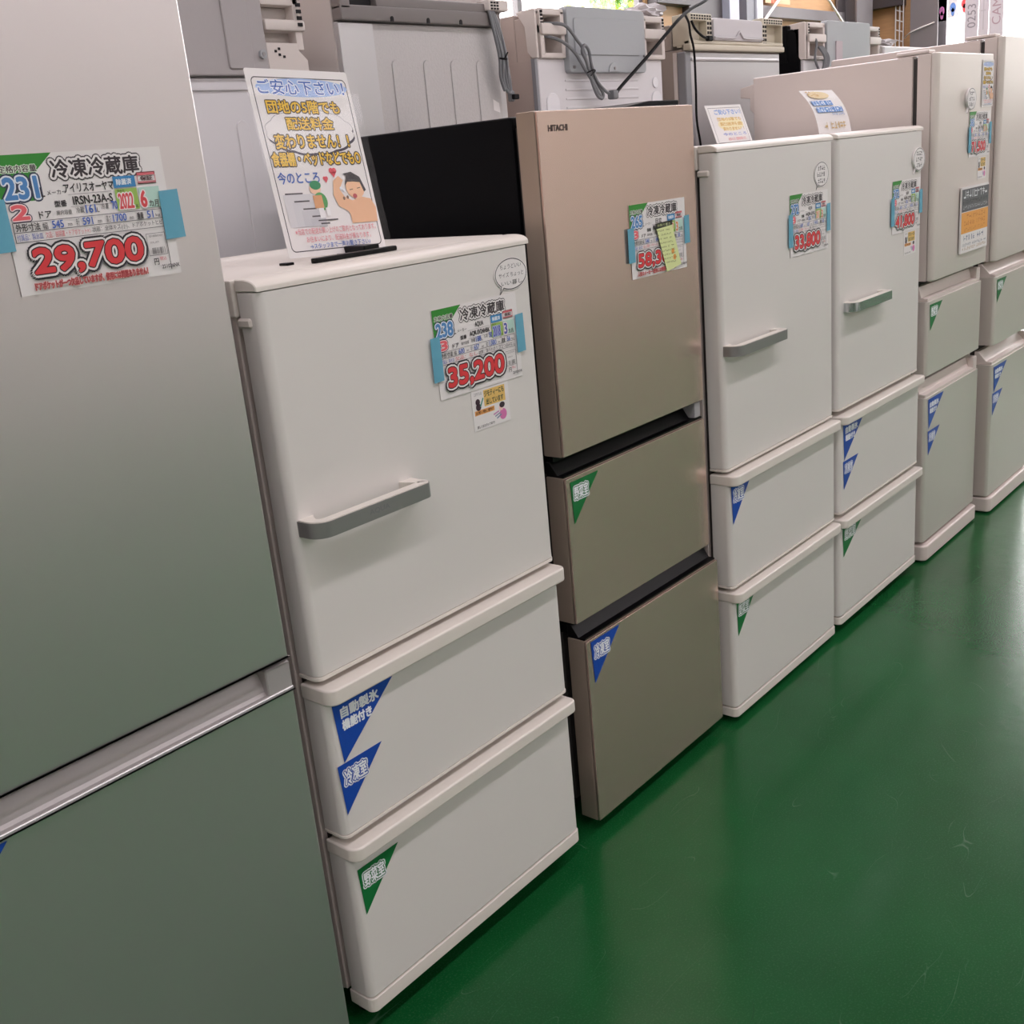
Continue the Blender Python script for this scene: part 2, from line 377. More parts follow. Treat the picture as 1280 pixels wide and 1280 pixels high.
def bubble(x, z, y, w_, h_, lines, label, lift=.0015):
    e = empty('speech_bubble_card', (x, y, z - h_ / 2), label, 'card', 'hand-written speech bubble cards on the doors')
    pl = place_on(x, y - lift, z)
    n = 40; E_ = []
    for i in range(n):
        a = 2 * PI * i / n + 1.32 * PI
        E_.append((w_ / 2 * math.cos(a), h_ / 2 * math.sin(a)))
    E_.append((-w_ * .4, -h_ * .62))
    sh = sheet('paper_card', e, pl, [(p_[0] * 1.07, p_[1] * 1.07) for p_ in E_], M_paper, max(.0005, lift - .001))
    p = Print(); p.z = STEP; p.ring(E_, .0016, '2a2628'); p.layer()
    k = len(lines)
    for i, s_ in enumerate(lines):
        yc = h_ * (.27 - .27 * i); ww = w_ * (.34 if i != 1 else .4)
        if s_: p.text(s_, -ww, ww, yc - h_ * .09, yc + h_ * .07, '3a3638', slant=.1)
        else: p.bars(-ww * .8, ww * .8, yc - h_ * .09, yc + h_ * .08, '4a4648', 4)
    p.build('handwritten_lettering', sh, pl)
    return e

def flyer(x, ztop, y, w_, h_, label):
    e = empty('flyer', (x, y, ztop - h_), label, 'flyer', 'small yellow and white flyers under the price tags')
    pl = place_on(x, y - .0008, ztop - h_)
    sh = sheet('paper_sheet', e, pl, [(0, 0), (w_, 0), (w_, h_), (0, h_)], M_paper)
    p = Print(); p.z = STEP; X = lambda u: u * w_; Y = lambda v: (1 - v) * h_
    p.rect(X(.32), X(.9), Y(.45), Y(.04), 'e3bd6c'); p.rect(X(.05), X(.58), Y(.62), Y(.5), 'e8a860'); p.layer()
    p.text('このチラシは', X(.07), X(.27), Y(.13), Y(.05), '4a4648')
    p.text('ジモティーにも', X(.34), X(.87), Y(.22), Y(.07), '33453a', bold=.03); p.text('出しています', X(.38), X(.84), Y(.42), Y(.27), '33453a', bold=.03)
    p.text('お買い物に便利！', X(.08), X(.55), Y(.6), Y(.52), '5a2c20', bold=.02)
    p.ell(X(.15), Y(.29), X(.06), h_ * .08, '3a2030'); p.ell(X(.16), Y(.42), X(.07), h_ * .09, '3a2030'); p.stroke((X(.22), Y(.4)), (X(.29), Y(.24)), .003, '3f8f80')
    p.ell(X(.8), Y(.78), X(.1), h_ * .14, 'd878b0'); p.layer(); p.ell(X(.76), Y(.6), X(.06), h_ * .08, 'f0c8c0'); p.layer(); p.ell(X(.79), Y(.54), X(.075), h_ * .075, '3a2a34')
    for i in range(3): p.stroke((X(.55 + .04 * i), Y(.72 + .06 * i)), (X(.68 + .03 * i), Y(.68 + .05 * i)), .0025, ('c888b8', '8a98b0', '7890a8')[i])
    p.text('詳しくはスタッフまで！', X(.08), X(.55), Y(.95), Y(.88), '352c30', bold=.02)
    p.build('printed_picture', sh, pl)
    return e

def comfort_poster(p, W, H, simple=False):
    """the store's delivery notice"""
    X = lambda u: u * W; Y = lambda v: (1 - v) * H
    T = lambda s_, u0, u1, v0, v1, c, **k: p.text(s_, X(u0), X(u1), Y(v1), Y(v0), c, **k)
    fr = rrect(X(.045), X(.965), Y(.968), Y(.045), .008 * W / .21, 5); p.ring(fr, .0016 * W / .21, '3a3438'); p.layer()
    p.ell(X(.52), Y(.095), X(.45), H * .05, '9fb9e4'); p.layer()
    T('ご安心下さい！', .09, .93, .055, .132, '2a5cb4', bold=.015, outl=((.07, 'e4e8f0'),))
    cl = []
    for i in range(60):
        a = 2 * PI * i / 60; r = 1 + .05 * abs(math.sin(6 * a)); cl.append((X(.5) + X(.42) * r * math.cos(a), Y(.33) + H * .115 * r * math.sin(a)))
    p.poly([(a + .0012, b_ - .004 * H / .297) for a, b_ in cl], '332a3c'); p.layer(); p.ring(cl, .001, '3a3044'); p.layer(); p.poly(cl, 'e6e2e0'); p.layer()
    Yc = 'e8bc28'; K = ((.085, '3a2c20'),)
    T('団地の5階でも', .13, .84, .165, .232, Yc, bold=.03, outl=K); T('配送料金', .28, .74, .255, .32, Yc, bold=.03, outl=K); T('変わりません！！', .13, .86, .345, .42, Yc, bold=.03, outl=K)
    T('食器棚・ベッドなどでも○', .06, .94, .44, .512, Yc, bold=.03, outl=K); T('今のところ', .07, .47, .545, .608, '3a64b4', bold=.02)
    for cx, cy, q in ((.62, .545, .045), (.53, .585, .03)):
        p.ell(X(cx - q * .35), Y(cy), X(q * .5), X(q * .5), 'e0505c', 14); p.ell(X(cx + q * .35), Y(cy), X(q * .5), X(q * .5), 'e0505c', 14); p.poly([(X(cx - q * .78), Y(cy) - X(q * .2)), (X(cx), Y(cy) - X(q * 1.2)), (X(cx + q * .78), Y(cy) - X(q * .2))], 'e0505c'); p.layer()
    # stairs and carrier
    for i in range(5): p.rect(X(.08 + .07 * i), X(.44), Y(.84 - .0 * i), Y(.665 + .045 * i), ('d2d0d2', 'cccbce', 'c4c3c7', 'bebdc2', 'b8b7bc')[i]); p.layer(); p.rect(X(.1 + .07 * i), X(.27 + .05 * i), Y(.665 + .042 * i), Y(.657 + .042 * i), '4a4448'); p.layer()
    p.ell(X(.4), Y(.64), X(.055), H * .03, 'efc4a4'); p.layer(); p.ell(X(.41), Y(.62), X(.055), H * .025, '1f8a54'); p.layer()
    p.ell(X(.43), Y(.71), X(.065), H * .05, '4a9a50'); p.layer(); p.rect(X(.36), X(.45), Y(.745), Y(.675), 'd49a68'); p.layer()
    p.rect(X(.39), X(.44), Y(.8), Y(.745), 'eceaea'); p.rect(X(.46), X(.5), Y(.79), Y(.745), 'eceaea'); p.rect(X(.36), X(.56), Y(.815), Y(.808), '4a4448'); p.layer()
    # man with a raised arm
    sk = 'e6b48e'
    p.poly([(X(.7), Y(.84)), (X(.97), Y(.84)), (X(.985), Y(.76)), (X(.95), Y(.71)), (X(.85), Y(.695)), (X(.75), Y(.715)), (X(.66), Y(.74)), (X(.7), Y(.79))], sk)
    p.layer(); p.poly([(X(.68), Y(.77)), (X(.8), Y(.73)), (X(.68), Y(.69)), (X(.645), Y(.65)), (X(.7), Y(.6)), (X(.66), Y(.575)), (X(.6), Y(.6)), (X(.57), Y(.68)), (X(.6), Y(.74))], sk); p.layer()
    p.ell(X(.81), Y(.645), X(.095), H * .06, 'ecbc96'); p.layer()
    p.poly([(X(.71), Y(.63)), (X(.74), Y(.575)), (X(.71), Y(.565)), (X(.8), Y(.555)), (X(.88), Y(.585)), (X(.92), Y(.66)), (X(.895), Y(.67)), (X(.87), Y(.615)), (X(.8), Y(.61)), (X(.74), Y(.61))], '2c2428'); p.layer()
    p.ell(X(.79), Y(.69), X(.022), H * .013, 'b84c50'); p.stroke((X(.75), Y(.655)), (X(.78), Y(.652)), .0012, '4a3430'); p.stroke((X(.83), Y(.648)), (X(.86), Y(.645)), .0012, '4a3430'); p.layer()
    for u, v in ((.66, .645), (.69, .655), (.67, .7), (.71, .695)): p.ell(X(u), Y(v), X(.012), H * .01, 'e8eef4' if v < .68 else '7a5a48', 10)
    p.layer()
    T('※当店での配送お買い上げのご案内となっております。', .11, .93, .848, .882, 'dc6c78'); T('お住まいにより、配送料金が異なります。', .2, .86, .892, .925, 'dc6c78'); T('→スタッフまで一声お聞き下さい♪', .22, .84, .932, .962, '3a64b4', bold=.01)

# ------------------------------------------------------------------ the room
def room():
    X0, X1, Y0, Y1, H = -5.5, 11.2, -6.5, 4.0, 6.0
    mb = MB(); mb.box(X0, X1, Y0, Y1, -.1, 0, M_floor); structure(mb.build('floor', smooth=False), 'glossy green painted concrete floor with pale scratches', 'floor')
    mb = MB(); mb.box(X0, X1, Y0, Y1, H, H + .1, M_ceil); structure(mb.build('ceiling', smooth=False), 'pale sheet ceiling high above the showroom', 'ceiling')
    mb = MB(); mb.box(X0, X1, Y0 - .1, Y0, 0, H, M_wall); structure(mb.build('wall_front', smooth=False), 'pale wall across the aisle, opposite the refrigerators', 'wall')
    mb = MB(); mb.box(X0 - .1, X0, Y0, Y1, 0, H, M_wall); structure(mb.build('wall_left', smooth=False), 'pale wall closing the near end of the aisle', 'wall')
    # long wall behind the second row : window opening x 3.4 .. 6.55
    mb = MB(); mb.box(X0, 3.4, Y1, Y1 + .1, 0, H, M_ply); mb.box(3.4, 6.58, Y1, Y1 + .1, 0, 1.3, M_ply); mb.box(3.4, 6.58, Y1, Y1 + .1, 3.6, H, M_ply); mb.box(6.58, X1, Y1, Y1 + .1, 0, H, M_ply)
    structure(mb.build('wall_back', smooth=False), 'tan plywood wall behind the rows of refrigerators', 'wall')
    # end wall x 11.2 : window y -2 .. 3.27
    mb = MB(); mb.box(X1, X1 + .1, 3.36, Y1 + .1, 0, H, M_ply); mb.box(X1, X1 + .1, -2.0, 3.36, 0, 1.6, M_wall); mb.box(X1, X1 + .1, -2.0, 3.36, 5.2, H, M_wall); mb.box(X1, X1 + .1, Y0, -2.0, 0, H, M_wall)
    structure(mb.build('wall_right', smooth=False), 'end wall of plywood and wide bright shop windows', 'wall')
    def window(n, a0, a1, z0, z1, c, axis, k, label):
        e = empty('window_%d' % n, ((a0 + a1) / 2, c, z0) if axis == 'x' else (c, (a0 + a1) / 2, z0), label, 'window'); e['kind'] = 'structure'
        f = MB(); t = .05
        def bx(p, q, r, s): f.box(p, q, c + .02, c + .07, r, s, M_steel) if axis == 'x' else f.box(c + .02, c + .07, p, q, r, s, M_steel)
        bx(a0, a1, z0, z0 + t); bx(a0, a1, z1 - t, z1)
        for i in range(k + 1):
            a = a0 + (a1 - a0 - t) * i / k; bx(a, a + t, z0 + t, z1 - t)
        f.build('window_frame', e, smooth=False)
        g = MB(); g.box(a0 + t, a1 - t, c + .043, c + .047, z0 + t, z1 - t, M_glass) if axis == 'x' else g.box(c + .043, c + .047, a0 + t, a1 - t, z0 + t, z1 - t, M_glass)
        g.build('window_pane', e, smooth=False)
    window(1, 3.4, 6.58, 1.3, 3.6, Y1, 'x', 2, 'bright window above the second row with greenery outside')
    window(2, -2.0, 3.36, 1.6, 5.2, X1, 'y', 2, 'wide sunlit shop window at the far end of the aisle')
    # steelwork along the long wall
    def bar(name, n, x0, x1, y0, y1, z0, z1, m, label, cat='beam'):
        b_ = MB(); b_.box(x0, x1, y0, y1, z0, z1, m, .004, 1); structure(b_.build('%s_%d' % (name, n)), label, cat)
    def hcol(n, x0, x1, y0, y1, m, label, web='x'):
        b_ = MB(); t = .02
        if web == 'x': b_.box(x0, x1, y0, y0 + t, 0, 6.0, m); b_.box(x0, x1, y1 - t, y1, 0, 6.0, m); b_.box((x0 + x1) / 2 - t / 2, (x0 + x1) / 2 + t / 2, y0 + t, y1 - t, 0, 6.0, m)
        else: b_.box(x0, x0 + t, y0, y1, 0, 6.0, m); b_.box(x1 - t, x1, y0, y1, 0, 6.0, m); b_.box(x0 + t, x1 - t, (y0 + y1) / 2 - t / 2, (y0 + y1) / 2 + t / 2, 0, 6.0, m)
        structure(b_.build('trim_%d' % n, smooth=False), label, 'column')
    bar('trim', 1, 6.62, 7.15, 3.9, 4.0, 2.55, 2.7, M_steel_d, 'dark steel rail on the plywood beside the greenery window')
    bar('trim', 2, 8.32, 10.19, 3.88, 4.0, 2.5, 2.6, M_steel, 'grey steel rail along the tan plywood wall')
    b_ = MB(); b_.box(7.16, 7.72, 3.93, 4.0, 0, 6.0, M_steel_d); structure(b_.build('trim_3', smooth=False), 'broad dark panel standing between the plywood boards', 'panel')
    b_ = MB(); b_.box(7.73, 7.9, 3.86, 4.0, 0, 6.0, mat('pale_blue_grey_paint', 'b3b4c4', .5)); structure(b_.build('trim_4', smooth=False), 'narrow pale post beside the broad dark panel', 'post')
    b_ = MB(); b_.box(8.04, 8.2, 3.86, 4.0, 0, 6.0, mat('slate_paint', '76777e', .5)); b_.box(8.2, 8.31, 3.84, 4.0, 0, 6.0, mat('white_post_paint', 'd8d8e0', .5)); structure(b_.build('trim_5', smooth=False), 'slate post with a white edge on the plywood wall', 'post')
    hcol(6, 10.2, 10.6, 3.75, 3.98, M_steel, 'grey steel column in the corner of the plywood walls')
    hcol(7, 10.9, 11.18, 3.17, 3.46, M_steel, 'grey steel column beside the bright end window', 'y')
    bar('trim', 8, 11.08, 11.2, 3.62, 4.0, 2.67, 2.78, M_steel_d, 'short dark rail on the plywood in the far corner')
room()

# ------------------------------------------------------------------ refrigerators, front row
def door_block(mb, x0, x1, y0, y1, z0, z1, m, rv=.012, bev=.002):
    mb.prism(rrect(x0, x1, y0, y1, (rv, rv, .002, .002)), z0, z1, m, 'z', bev, 2)
def feet(e, x0, x1, y0, y1, h):
    for fx in (x0 + .05, x1 - .05):
        for fy in (y0 + .05, y1 - .05):
            b_ = MB(); b_.cyl((fx, fy, 0), (fx, fy, h), .018, M_blackg); b_.build('foot', e)

def white_fridge(x, y, wd, z, label, hm, hx0, hx1, hz0, hz1, hy, logo=None, depth=.56):
    """three-compartment white refrigerator: a door over two lipped drawers"""
    e = empty('refrigerator', (x, y, 0), label, 'refrigerator', 'front row of refrigerators')
    x1 = x + wd; yb = y + .058
    b_ = MB(); b_.box(x + .004, x1 - .004, yb + .012, y + depth, z['b0'] + .01, z['cap'] - .004, M_white_s, .006, 2)
    b_.box(x + .001, x1 - .001, yb, yb + .012, z['b0'] + .02, z['cap'] - .02, M_cream_s, .002, 1); b_.build('cabinet', e)
    feet(e, x, x1, y + .02, y + depth, z['b0'] + .012)
    b_ = MB(); b_.box(x + .012, x1 - .012, y + .046, yb, z['b1'], z['d1'] - .01, M_gasket); b_.build('gasket', e)
    d = MB(); door_block(d, x, x1, y, y + .046, z['d0'] + .007, z['d1'], M_white, .014); dr = d.build('door', e)
    d = MB(); door_block(d, x - .001, x1 + .001, y - .001, y + .046, z['d0'], z['d0'] + .0065, M_white_t, .014, .001); d.build('bottom_trim', dr)
    # rounded cap over the door
    zc = z['cap']; h = zc - z['d1']
    c = MB(); prof = [(y - .001, z['d1'] + .001), (y + .046, z['d1'] + .001), (y + .046, zc), (y + .03, zc)] + [(y + .03 - .031 * math.sin(a * PI / 20), z['d1'] + .006 + (h - .006) * math.cos(a * PI / 20)) for a in range(1, 11)]
    c.prism(prof, x - .001, x1 + .001, M_white_t, 'x', .0015, 1); c.build('top_cap', dr)
    c = MB(); c.box(x + .006, x1 - .006, y + .05, y + depth - .02, zc - .006, zc + .0005, M_white_t, .002, 2); c.build('top_board', e)
    c = MB(); c.box(x - .006, x + .03, y + .049, y + .085, z['d1'] - .035, zc, M_white_t, .004, 2); c.box(x - .004, x + .012, y + .02, y + .05, z['d1'] - .05, z['d1'] - .036, M_white_t, .003, 1); c.build('hinge_cover', e)
    # handle
    r = .026; y0 = y; yf = hy
    P = [(hx0, y0 + .002), (hx0, yf + r)] + [(hx0 + r - r * math.cos(a * PI / 16), yf + r - r * math.sin(a * PI / 16)) for a in range(1, 8)] + [(hx0 + r, yf), (hx1 - .012, yf)] + [(hx1 - .012 + .012 * math.sin(a * PI / 8), yf + .012 - .012 * math.cos(a * PI / 8)) for a in range(1, 4)] + [(hx1, yf + .012), (hx1, y0 + .002)]
    inner = offset_path(P, .017); inner[0] = (P[0][0] + .03, y0 + .002); inner[-1] = (P[-1][0] - .03, y0 + .002)
    hmb = MB(); vs = []; fs = []; n = len(P)
    hmb2 = []
    for q0, q1 in ((hz0, hz1),):
        for p in P: vs.append((p[0], p[1], q0))
        for p in inner: vs.append((p[0], p[1], q0))
        for p in P: vs.append((p[0], p[1], q1))
        for p in inner: vs.append((p[0], p[1], q1))
    for i in range(n - 1):
        fs += [(i, i + 1, n + i + 1, n + i), (2 * n + i, 3 * n + i, 3 * n + i + 1, 2 * n + i + 1), (i, 2 * n + i, 2 * n + i + 1, i + 1), (n + i, n + i + 1, 3 * n + i + 1, 3 * n + i)]
    fs += [(0, n, 3 * n, 2 * n), (n - 1, 3 * n - 1, 4 * n - 1, 2 * n - 1)]
    hmb.add(vs, fs, M_white_t); hd = hmb.build('handle', dr)
    oo = offset_path(P, -.0018); s = MB(); vs = []; fs = []
    for q in (hz0 - .0005, hz1 - .0015):
        vs += [(p[0], p[1], q) for p in P] + [(p[0], p[1], q) for p in oo]
    for i in range(n - 1):
        fs += [(n + i, n + i + 1, 3 * n + i + 1, 3 * n + i), (2 * n + i, 3 * n + i, 3 * n + i + 1, 2 * n + i + 1), (i, i + 1, n + i + 1, n + i)]
    s.add(vs, fs, hm); fp = s.build('handle_plate', hd)
    lo_parent = hd
    if logo:
        p = Print(); p.text(logo, 0, .042, 0, .009, '8a8a8c', bold=.02); o = p.build('brand_lettering', lo_parent, place_on((hx0 + hx1) / 2 - .02, hy - .0022, hz0 + .008))
        o['label'] = 'pale engraved lettering'
    # drawers
    for k, (z0, z1, l0, l1) in enumerate(((z['w0'], z['w1'], z['l0'], z['l1']), (z['v0'], z['v1'], z['k0'], z['k1']))):
        q = MB(); door_block(q, x, x1, y - .006, y + .046, z0 + .006, z1, M_white, .014); dw = q.build('drawer', e)
        if k == 0: q = MB(); door_block(q, x - .001, x1 + .001, y - .007, y + .046, z0, z0 + .0055, M_white_t, .014, .001); q.build('bottom_trim', dw)
        q = MB(); q.prism(rrect(x - .002, x1 + .002, y - .026, y + .046, (.02, .014, .002, .002), 8), l0, l1, M_white_t, 'z', .004, 3); q.build('drawer_lip', dw)
    q = MB(); q.prism(rrect(x - .001, x1 + .001, y - .008, y + .05, (.014, .014, .002, .002)), z['b0'], z['b1'], M_white_t, 'z', .002, 2); q.build('kick_strip', e)
    return e

AX = -.696
white_fridge(AX, -.034, .6, dict(b0=.052, b1=.079, v0=.076, v1=.362, k0=.36, k1=.386, w0=.4, w1=.646, l0=.644, l1=.672, d0=.682, d1=1.281, cap=1.299),
             'white refrigerator with cream drawer lips and silver bar handle, beside the tall silver one', M_satin, -.686, -.447, .9205, .9455, -.079, 'AQUA', .54)
white_fridge(.577, -.034, .596, dict(b0=.018, b1=.042, v0=.04, v1=.338, k0=.336, k1=.362, w0=.372, w1=.64, l0=.638, l1=.664, d0=.672, d1=1.401, cap=1.418),
             'white refrigerator next to the champagne one, with dull satin handle and pink-red price tag', M_satin, .584, .836, .951, .975, -.07)
white_fridge(1.2, -.036, .6, dict(b0=.03, b1=.052, v0=.05, v1=.336, k0=.334, k1=.36, w0=.375, w1=.642, l0=.64, l1=.664, d0=.678, d1=1.402, cap=1.418),
             'white refrigerator with shiny mirror chrome handle, two along from the champagne one', M_chrome, 1.238, 1.495, .951, .976, -.071)

def silver_fridge():
    x, x1, y = -1.291, -.745, -.038
    e = empty('refrigerator', (x, y, 0), 'tall brushed silver two-door refrigerator at the near end of the row', 'refrigerator', 'front row of refrigerators')
    b_ = MB(); b_.box(x + .004, x1 - .004, y + .06, y + .55, .03, 1.69, M_iris_t, .006, 2); b_.build('cabinet', e)
    feet(e, x, x1, y + .05, y + .55, .032)
    b_ = MB(); b_.box(x + .01, x1 - .01, y + .046, y + .06, .06, 1.68, M_gasket); b_.build('gasket', e)
    def dr(z0, z1):
        q = MB(); q.box(x, x1, y + .003, y + .046, z0, z1, M_iris_t, .003, 2); d = q.build('door', e)
        q = MB(); q.prism(rrect(x + .0005, x1 - .0005, y, y + .004, (.004, .004, .001, .001), 4), z0 + .002, z1 - .002, M_iris, 'z', .0008, 1); q.build('steel_face', d)
        return d
    dr(.7495, 1.695)
    lo = dr(.045, .7)
    # grip recess on top of the lower door: hollow channel with solid right end
    q = MB()
    prof = [(y + .001, .7005), (y + .046, .7005), (y + .046, .748), (y + .034, .748)] + [(y + .034 - .022 * math.sin(a * PI / 12), .748 - .04 * a / 6) for a in range(1, 7)] + [(y + .008, .7035), (y + .001, .7035)]
    q.prism(prof, x + .02, x1 - .045, M_iris_t, 'x'); 
    for a, c in ((x, x + .02), (x1 - .045, x1)): q.box(a, c, y + .001, y + .046, .7005, .744, M_iris_t, .002, 1)
    q.build('grip_channel', lo)
    q = MB(); q.box(x + .0005, x1 - .0005, y - .0012, y + .006, .6975, .7028, mat('bright_trim_metal', 'd2d0cf', .35, .5), .001, 1); q.build('bright_trim', lo)
    q = MB(); q.box(x1 - .03, x1 - .004, y + .012, y + .05, .7442, .7492, M_grey, .001, 1); q.build('hinge_plate', e)
    q = MB(); q.box(x + .006, x1 - .006, y + .05, y + .08, .006, .05, M_gasket, .002, 1); q.build('kick_strip', e)
silver_fridge()

def champagne_fridge():
    x, x1, y = 0.001, .541, 0.
    e = empty('refrigerator', (x, y, 0), 'champagne steel refrigerator with black sides and three flat panels', 'refrigerator', 'front row of refrigerators')
    b_ = MB(); b_.box(x + .003, x1 - .003, y + .062, y + .62, .035, 1.5, M_black, .005, 2); b_.build('cabinet', e)
    feet(e, x, x1, y + .07, y + .62, .036)
    b_ = MB(); b_.box(x + .012, x1 - .012, y + .05, y + .062, .06, 1.48, M_gasket); b_.build('gasket', e)
    def panel(nm, z0, z1, yy, topblack):
        q = MB(); q.box(x, x1, yy + .007, yy + .05, z0, z1, M_champ_s, .002, 2); d = q.build(nm, e)
        q = MB(); q.box(x + .0005, x1 - .0005, yy, yy + .0055, z0 + .0015, z1 - .0015, M_champ, .0012, 2); q.build('steel_face', d)
        if topblack:
            q = MB(); q.prism([(yy + .006, z1 + .0003), (yy + .05, z1 + .0003), (yy + .05, z1 + .03), (yy + .04, z1 + .03), (yy + .022, z1 + .004), (yy + .006, z1 + .004)], x + .002, x1 - .002, M_blackg, 'x', .0008, 1); q.build('grip_channel', d)
        return d
    d = panel('door', .856, 1.505, y, False)
    p = Print(); p.text('HITACHI', 0, .058, 0, .0105, '44342f', bold=.05); o = p.build('brand_lettering', d, place_on(.031, y - .0006, 1.4685)); o['label'] = 'small dark lettering'
    panel('drawer', .497, .813, y, True); panel('drawer', .032, .463, y - .021, True)
    for bb in ((x1 - .04, y + .038, .815, .855), (x1 - .02, y + .03, .466, .495)):
        q = MB(); q.box(x + .012, bb[0], bb[1], y + .061, bb[2], bb[3], M_blackg); q.build('black_divider', e)
    q = MB(); q.box(x1 - .032, x1 - .006, y + .006, y + .05, .818, .854, mat('pale_grey_hinge', 'a8a6a8', .4), .003, 2); q.build('hinge_bracket', e)
    q = MB(); q.prism([(.27, 1.5005), (.535, 1.5005), (.535, 1.517), (.42, 1.517)], y + .03, y + .17, M_black, 'y', .002, 1); q.build('hinge_cover', e)
champagne_fridge()

def pearl_fridge(x, y, wd, zt, dd, zz, label, bx=.56):
    """pearl three-compartment refrigerator with recessed finger grips"""
    e = empty('refrigerator', (x, y, 0), label, 'refrigerator', 'front row of refrigerators')
    x1 = x + wd
    b_ = MB(); b_.box(x + .004, x1 - .004, y + .078, y + .61, .02, zt - .002, M_cream_s, .006, 2); b_.build('cabinet', e)
    b_ = MB(); b_.box(x + .012, x1 - .012, y + .064, y + .078, .06, zt - .01, M_gasket); b_.build('gasket', e)
    feet(e, x, x1, y + .07, y + .6, .022)
    d = MB(); d.box(x + .002, x1 - .002, y + .022, y + .064, zz['d0'], zt, M_cream_s, .003, 2); dr = d.build('door', e)
    d = MB(); d.prism(rrect(x, x1, y, y + .021, (.016, .016, .002, .002), 8), zz['d0'] + .001, zt + .001, M_cream, 'z', .004, 3); d.build('glossy_face', dr)
    for i, (z0, z1) in enumerate(((zz['a0'], zz['a1']), (zz['c0'], zz['c1']))):
        q = MB(); door_block(q, x, x1, y + dd, y + .06, z0, z1, M_cream, .012, .003); w_ = q.build('drawer', e)
        q = MB(); q.prism([(y + dd + .004, z1 + .0004), (y + .06, z1 + .0004), (y + .06, z1 + .045), (y + .046, z1 + .045), (y + dd + .024, z1 + .012), (y + dd + .004, z1 + .009)], x + .006, x1 - .04, M_cream_s, 'x', .0015, 1)
        q.box(x1 - .04, x1 - .004, y + dd + .006, y + .06, z1 + .0004, z1 + .046, M_cream_s, .003, 2); q.build('grip_channel', w_)
    q = MB(); q.prism(rrect(x - .001, x1 + .001, y + dd - .012, y + .08, (.02, .02, .002, .002), 8), .006, .06, M_cream_s, 'z', .006, 3); q.build('kick_strip', e)
    q = MB(); q.box(x + .004, x + .06, y + .03, y + .13, zt + .0015, zt + .012, M_cream_s, .004, 2); q.build('hinge_cover', e)
    q = MB(); q.prism([(y + .605, zt - .02), (y + .66, zt - .03), (y + .66, zt - .06), (y + .625, zt - .065), (y + .625, zt - .1), (y + .605, zt - .12)], x + .01, x + .03, M_cream_s, 'x', .002, 1); q.build('rear_spacer', e)
    return e
pearl_fridge(1.86, -.055, .517, 1.617, .013, dict(d0=.947, a0=.643, a1=.884, c0=.072, c1=.572), 'pearl cream refrigerator with a black and orange notice on its door')
pearl_fridge(2.453, -.06, .5, 1.674, -.006, dict(d0=.935, a0=.638, a1=.882, c0=.066, c1=.568), 'tallest pearl cream refrigerator, glossy and farthest along the front row')

# ------------------------------------------------------------------ second row, seen from behind
YB = .74
def back_fridge(x, x1, zt, label, side, back, depth=.66):
    e = empty('refrigerator', (x, YB, 0), label, 'refrigerator', 'second row of refrigerators turned back to front')
    b_ = MB(); b_.box(x, x1, YB + .012, YB + depth - .06, .03, zt, side, .004, 2); b_.build('cabinet', e)
    b_ = MB(); b_.box(x, x1, YB + depth - .055, YB + depth, .05, zt - .005, side, .006, 2); b_.build('door', e)
    feet(e, x, x1, YB + .03, YB + depth - .06, .032)
    return e
def vents(mb, x0, x1, z0, z1, nx, nz, y, m=None, fx=.6, fz=.6):
    for i in range(nx):
        for j in range(nz):
            a = x0 + (x1 - x0) * (i + .5) / nx; c = z0 + (z1 - z0) * (j + .5) / nz; sx = (x1 - x0) / nx * fx / 2; sz = (z1 - z0) / nz * fz / 2
            mb.box(a - sx, a + sx, y - .0008, y + .002, c - sz, c + sz, m or M_capdark)
def grip_cap(e, x0, x1, z0, z1, hook, m=M_cap, zlip=None):
    """moulded carrying-handle cap on an upper rear corner: recessed bay, bar, second bay, slits"""
    q = MB(); t = .018; yb = YB - .012; zm = (z0 + z1) / 2
    q.box(x0, x1, YB + .045, YB + .06, z0, z1, m)                                   # bay back
    q.box(x0, x1, yb, YB + .05, z1 - t, z1, m, .004, 2); q.box(x0, x1, yb, YB + .05, z0, z0 + t * .8, m, .004, 2)
    q.box(x0, x1, yb - .008, YB + .035, zm - .005, zm + .026, m, .006, 2)           # bar
    q.box(x0, x0 + t, yb, YB + .05, z0 + .006, z1 - .006, m, .003, 2); q.box(x1 - t, x1, yb, YB + .05, z0 + .006, z1 - .006, m, .003, 2)
    o = q.build('carrying_grip', e)
    v = MB(); sx = x0 + .003 if hook < 0 else x1 - t + .003
    vents(v, sx, sx + .012, zm + .002, z1 - .004, 2, 6, yb - .001); 
    v.build('vent_grille', o); v = MB()
    for dx, dz in ((.02, .022), (.035, .03), (.045, .02), (.03, .036)): v.box((x0 + x1) / 2 - .02 + dx, (x0 + x1) / 2 - .014 + dx, YB + .0435, YB + .046, z0 + dz, z0 + dz + .004, M_capdark)
    v.build('fixing_slot_pattern', o)
    return o
def side_wing(e, x, z0, z1, side=-1):
    """stepped outer flank of a corner cap, wrapping on to the cabinet side"""
    q = MB(); prof = [(YB - .012, z0), (YB + .008, z0), (YB + .024, z0 + .018), (YB + .028, z1 - .04), (YB + .055, z1), (YB - .006, z1 + .004), (YB - .012, z1)]
    q.prism(prof, x - .006, x + .002, M_cap, 'x', .002, 1); return q.build('cap_flank', e)
def cover_box(e, x0, x1, z0, z1, m, y0=YB - .02):
    q = MB(); q.prism(rrect(x0, x1, z0, z1, .012, 5), y0, YB + .012, m, 'y', .004, 2)
    return q

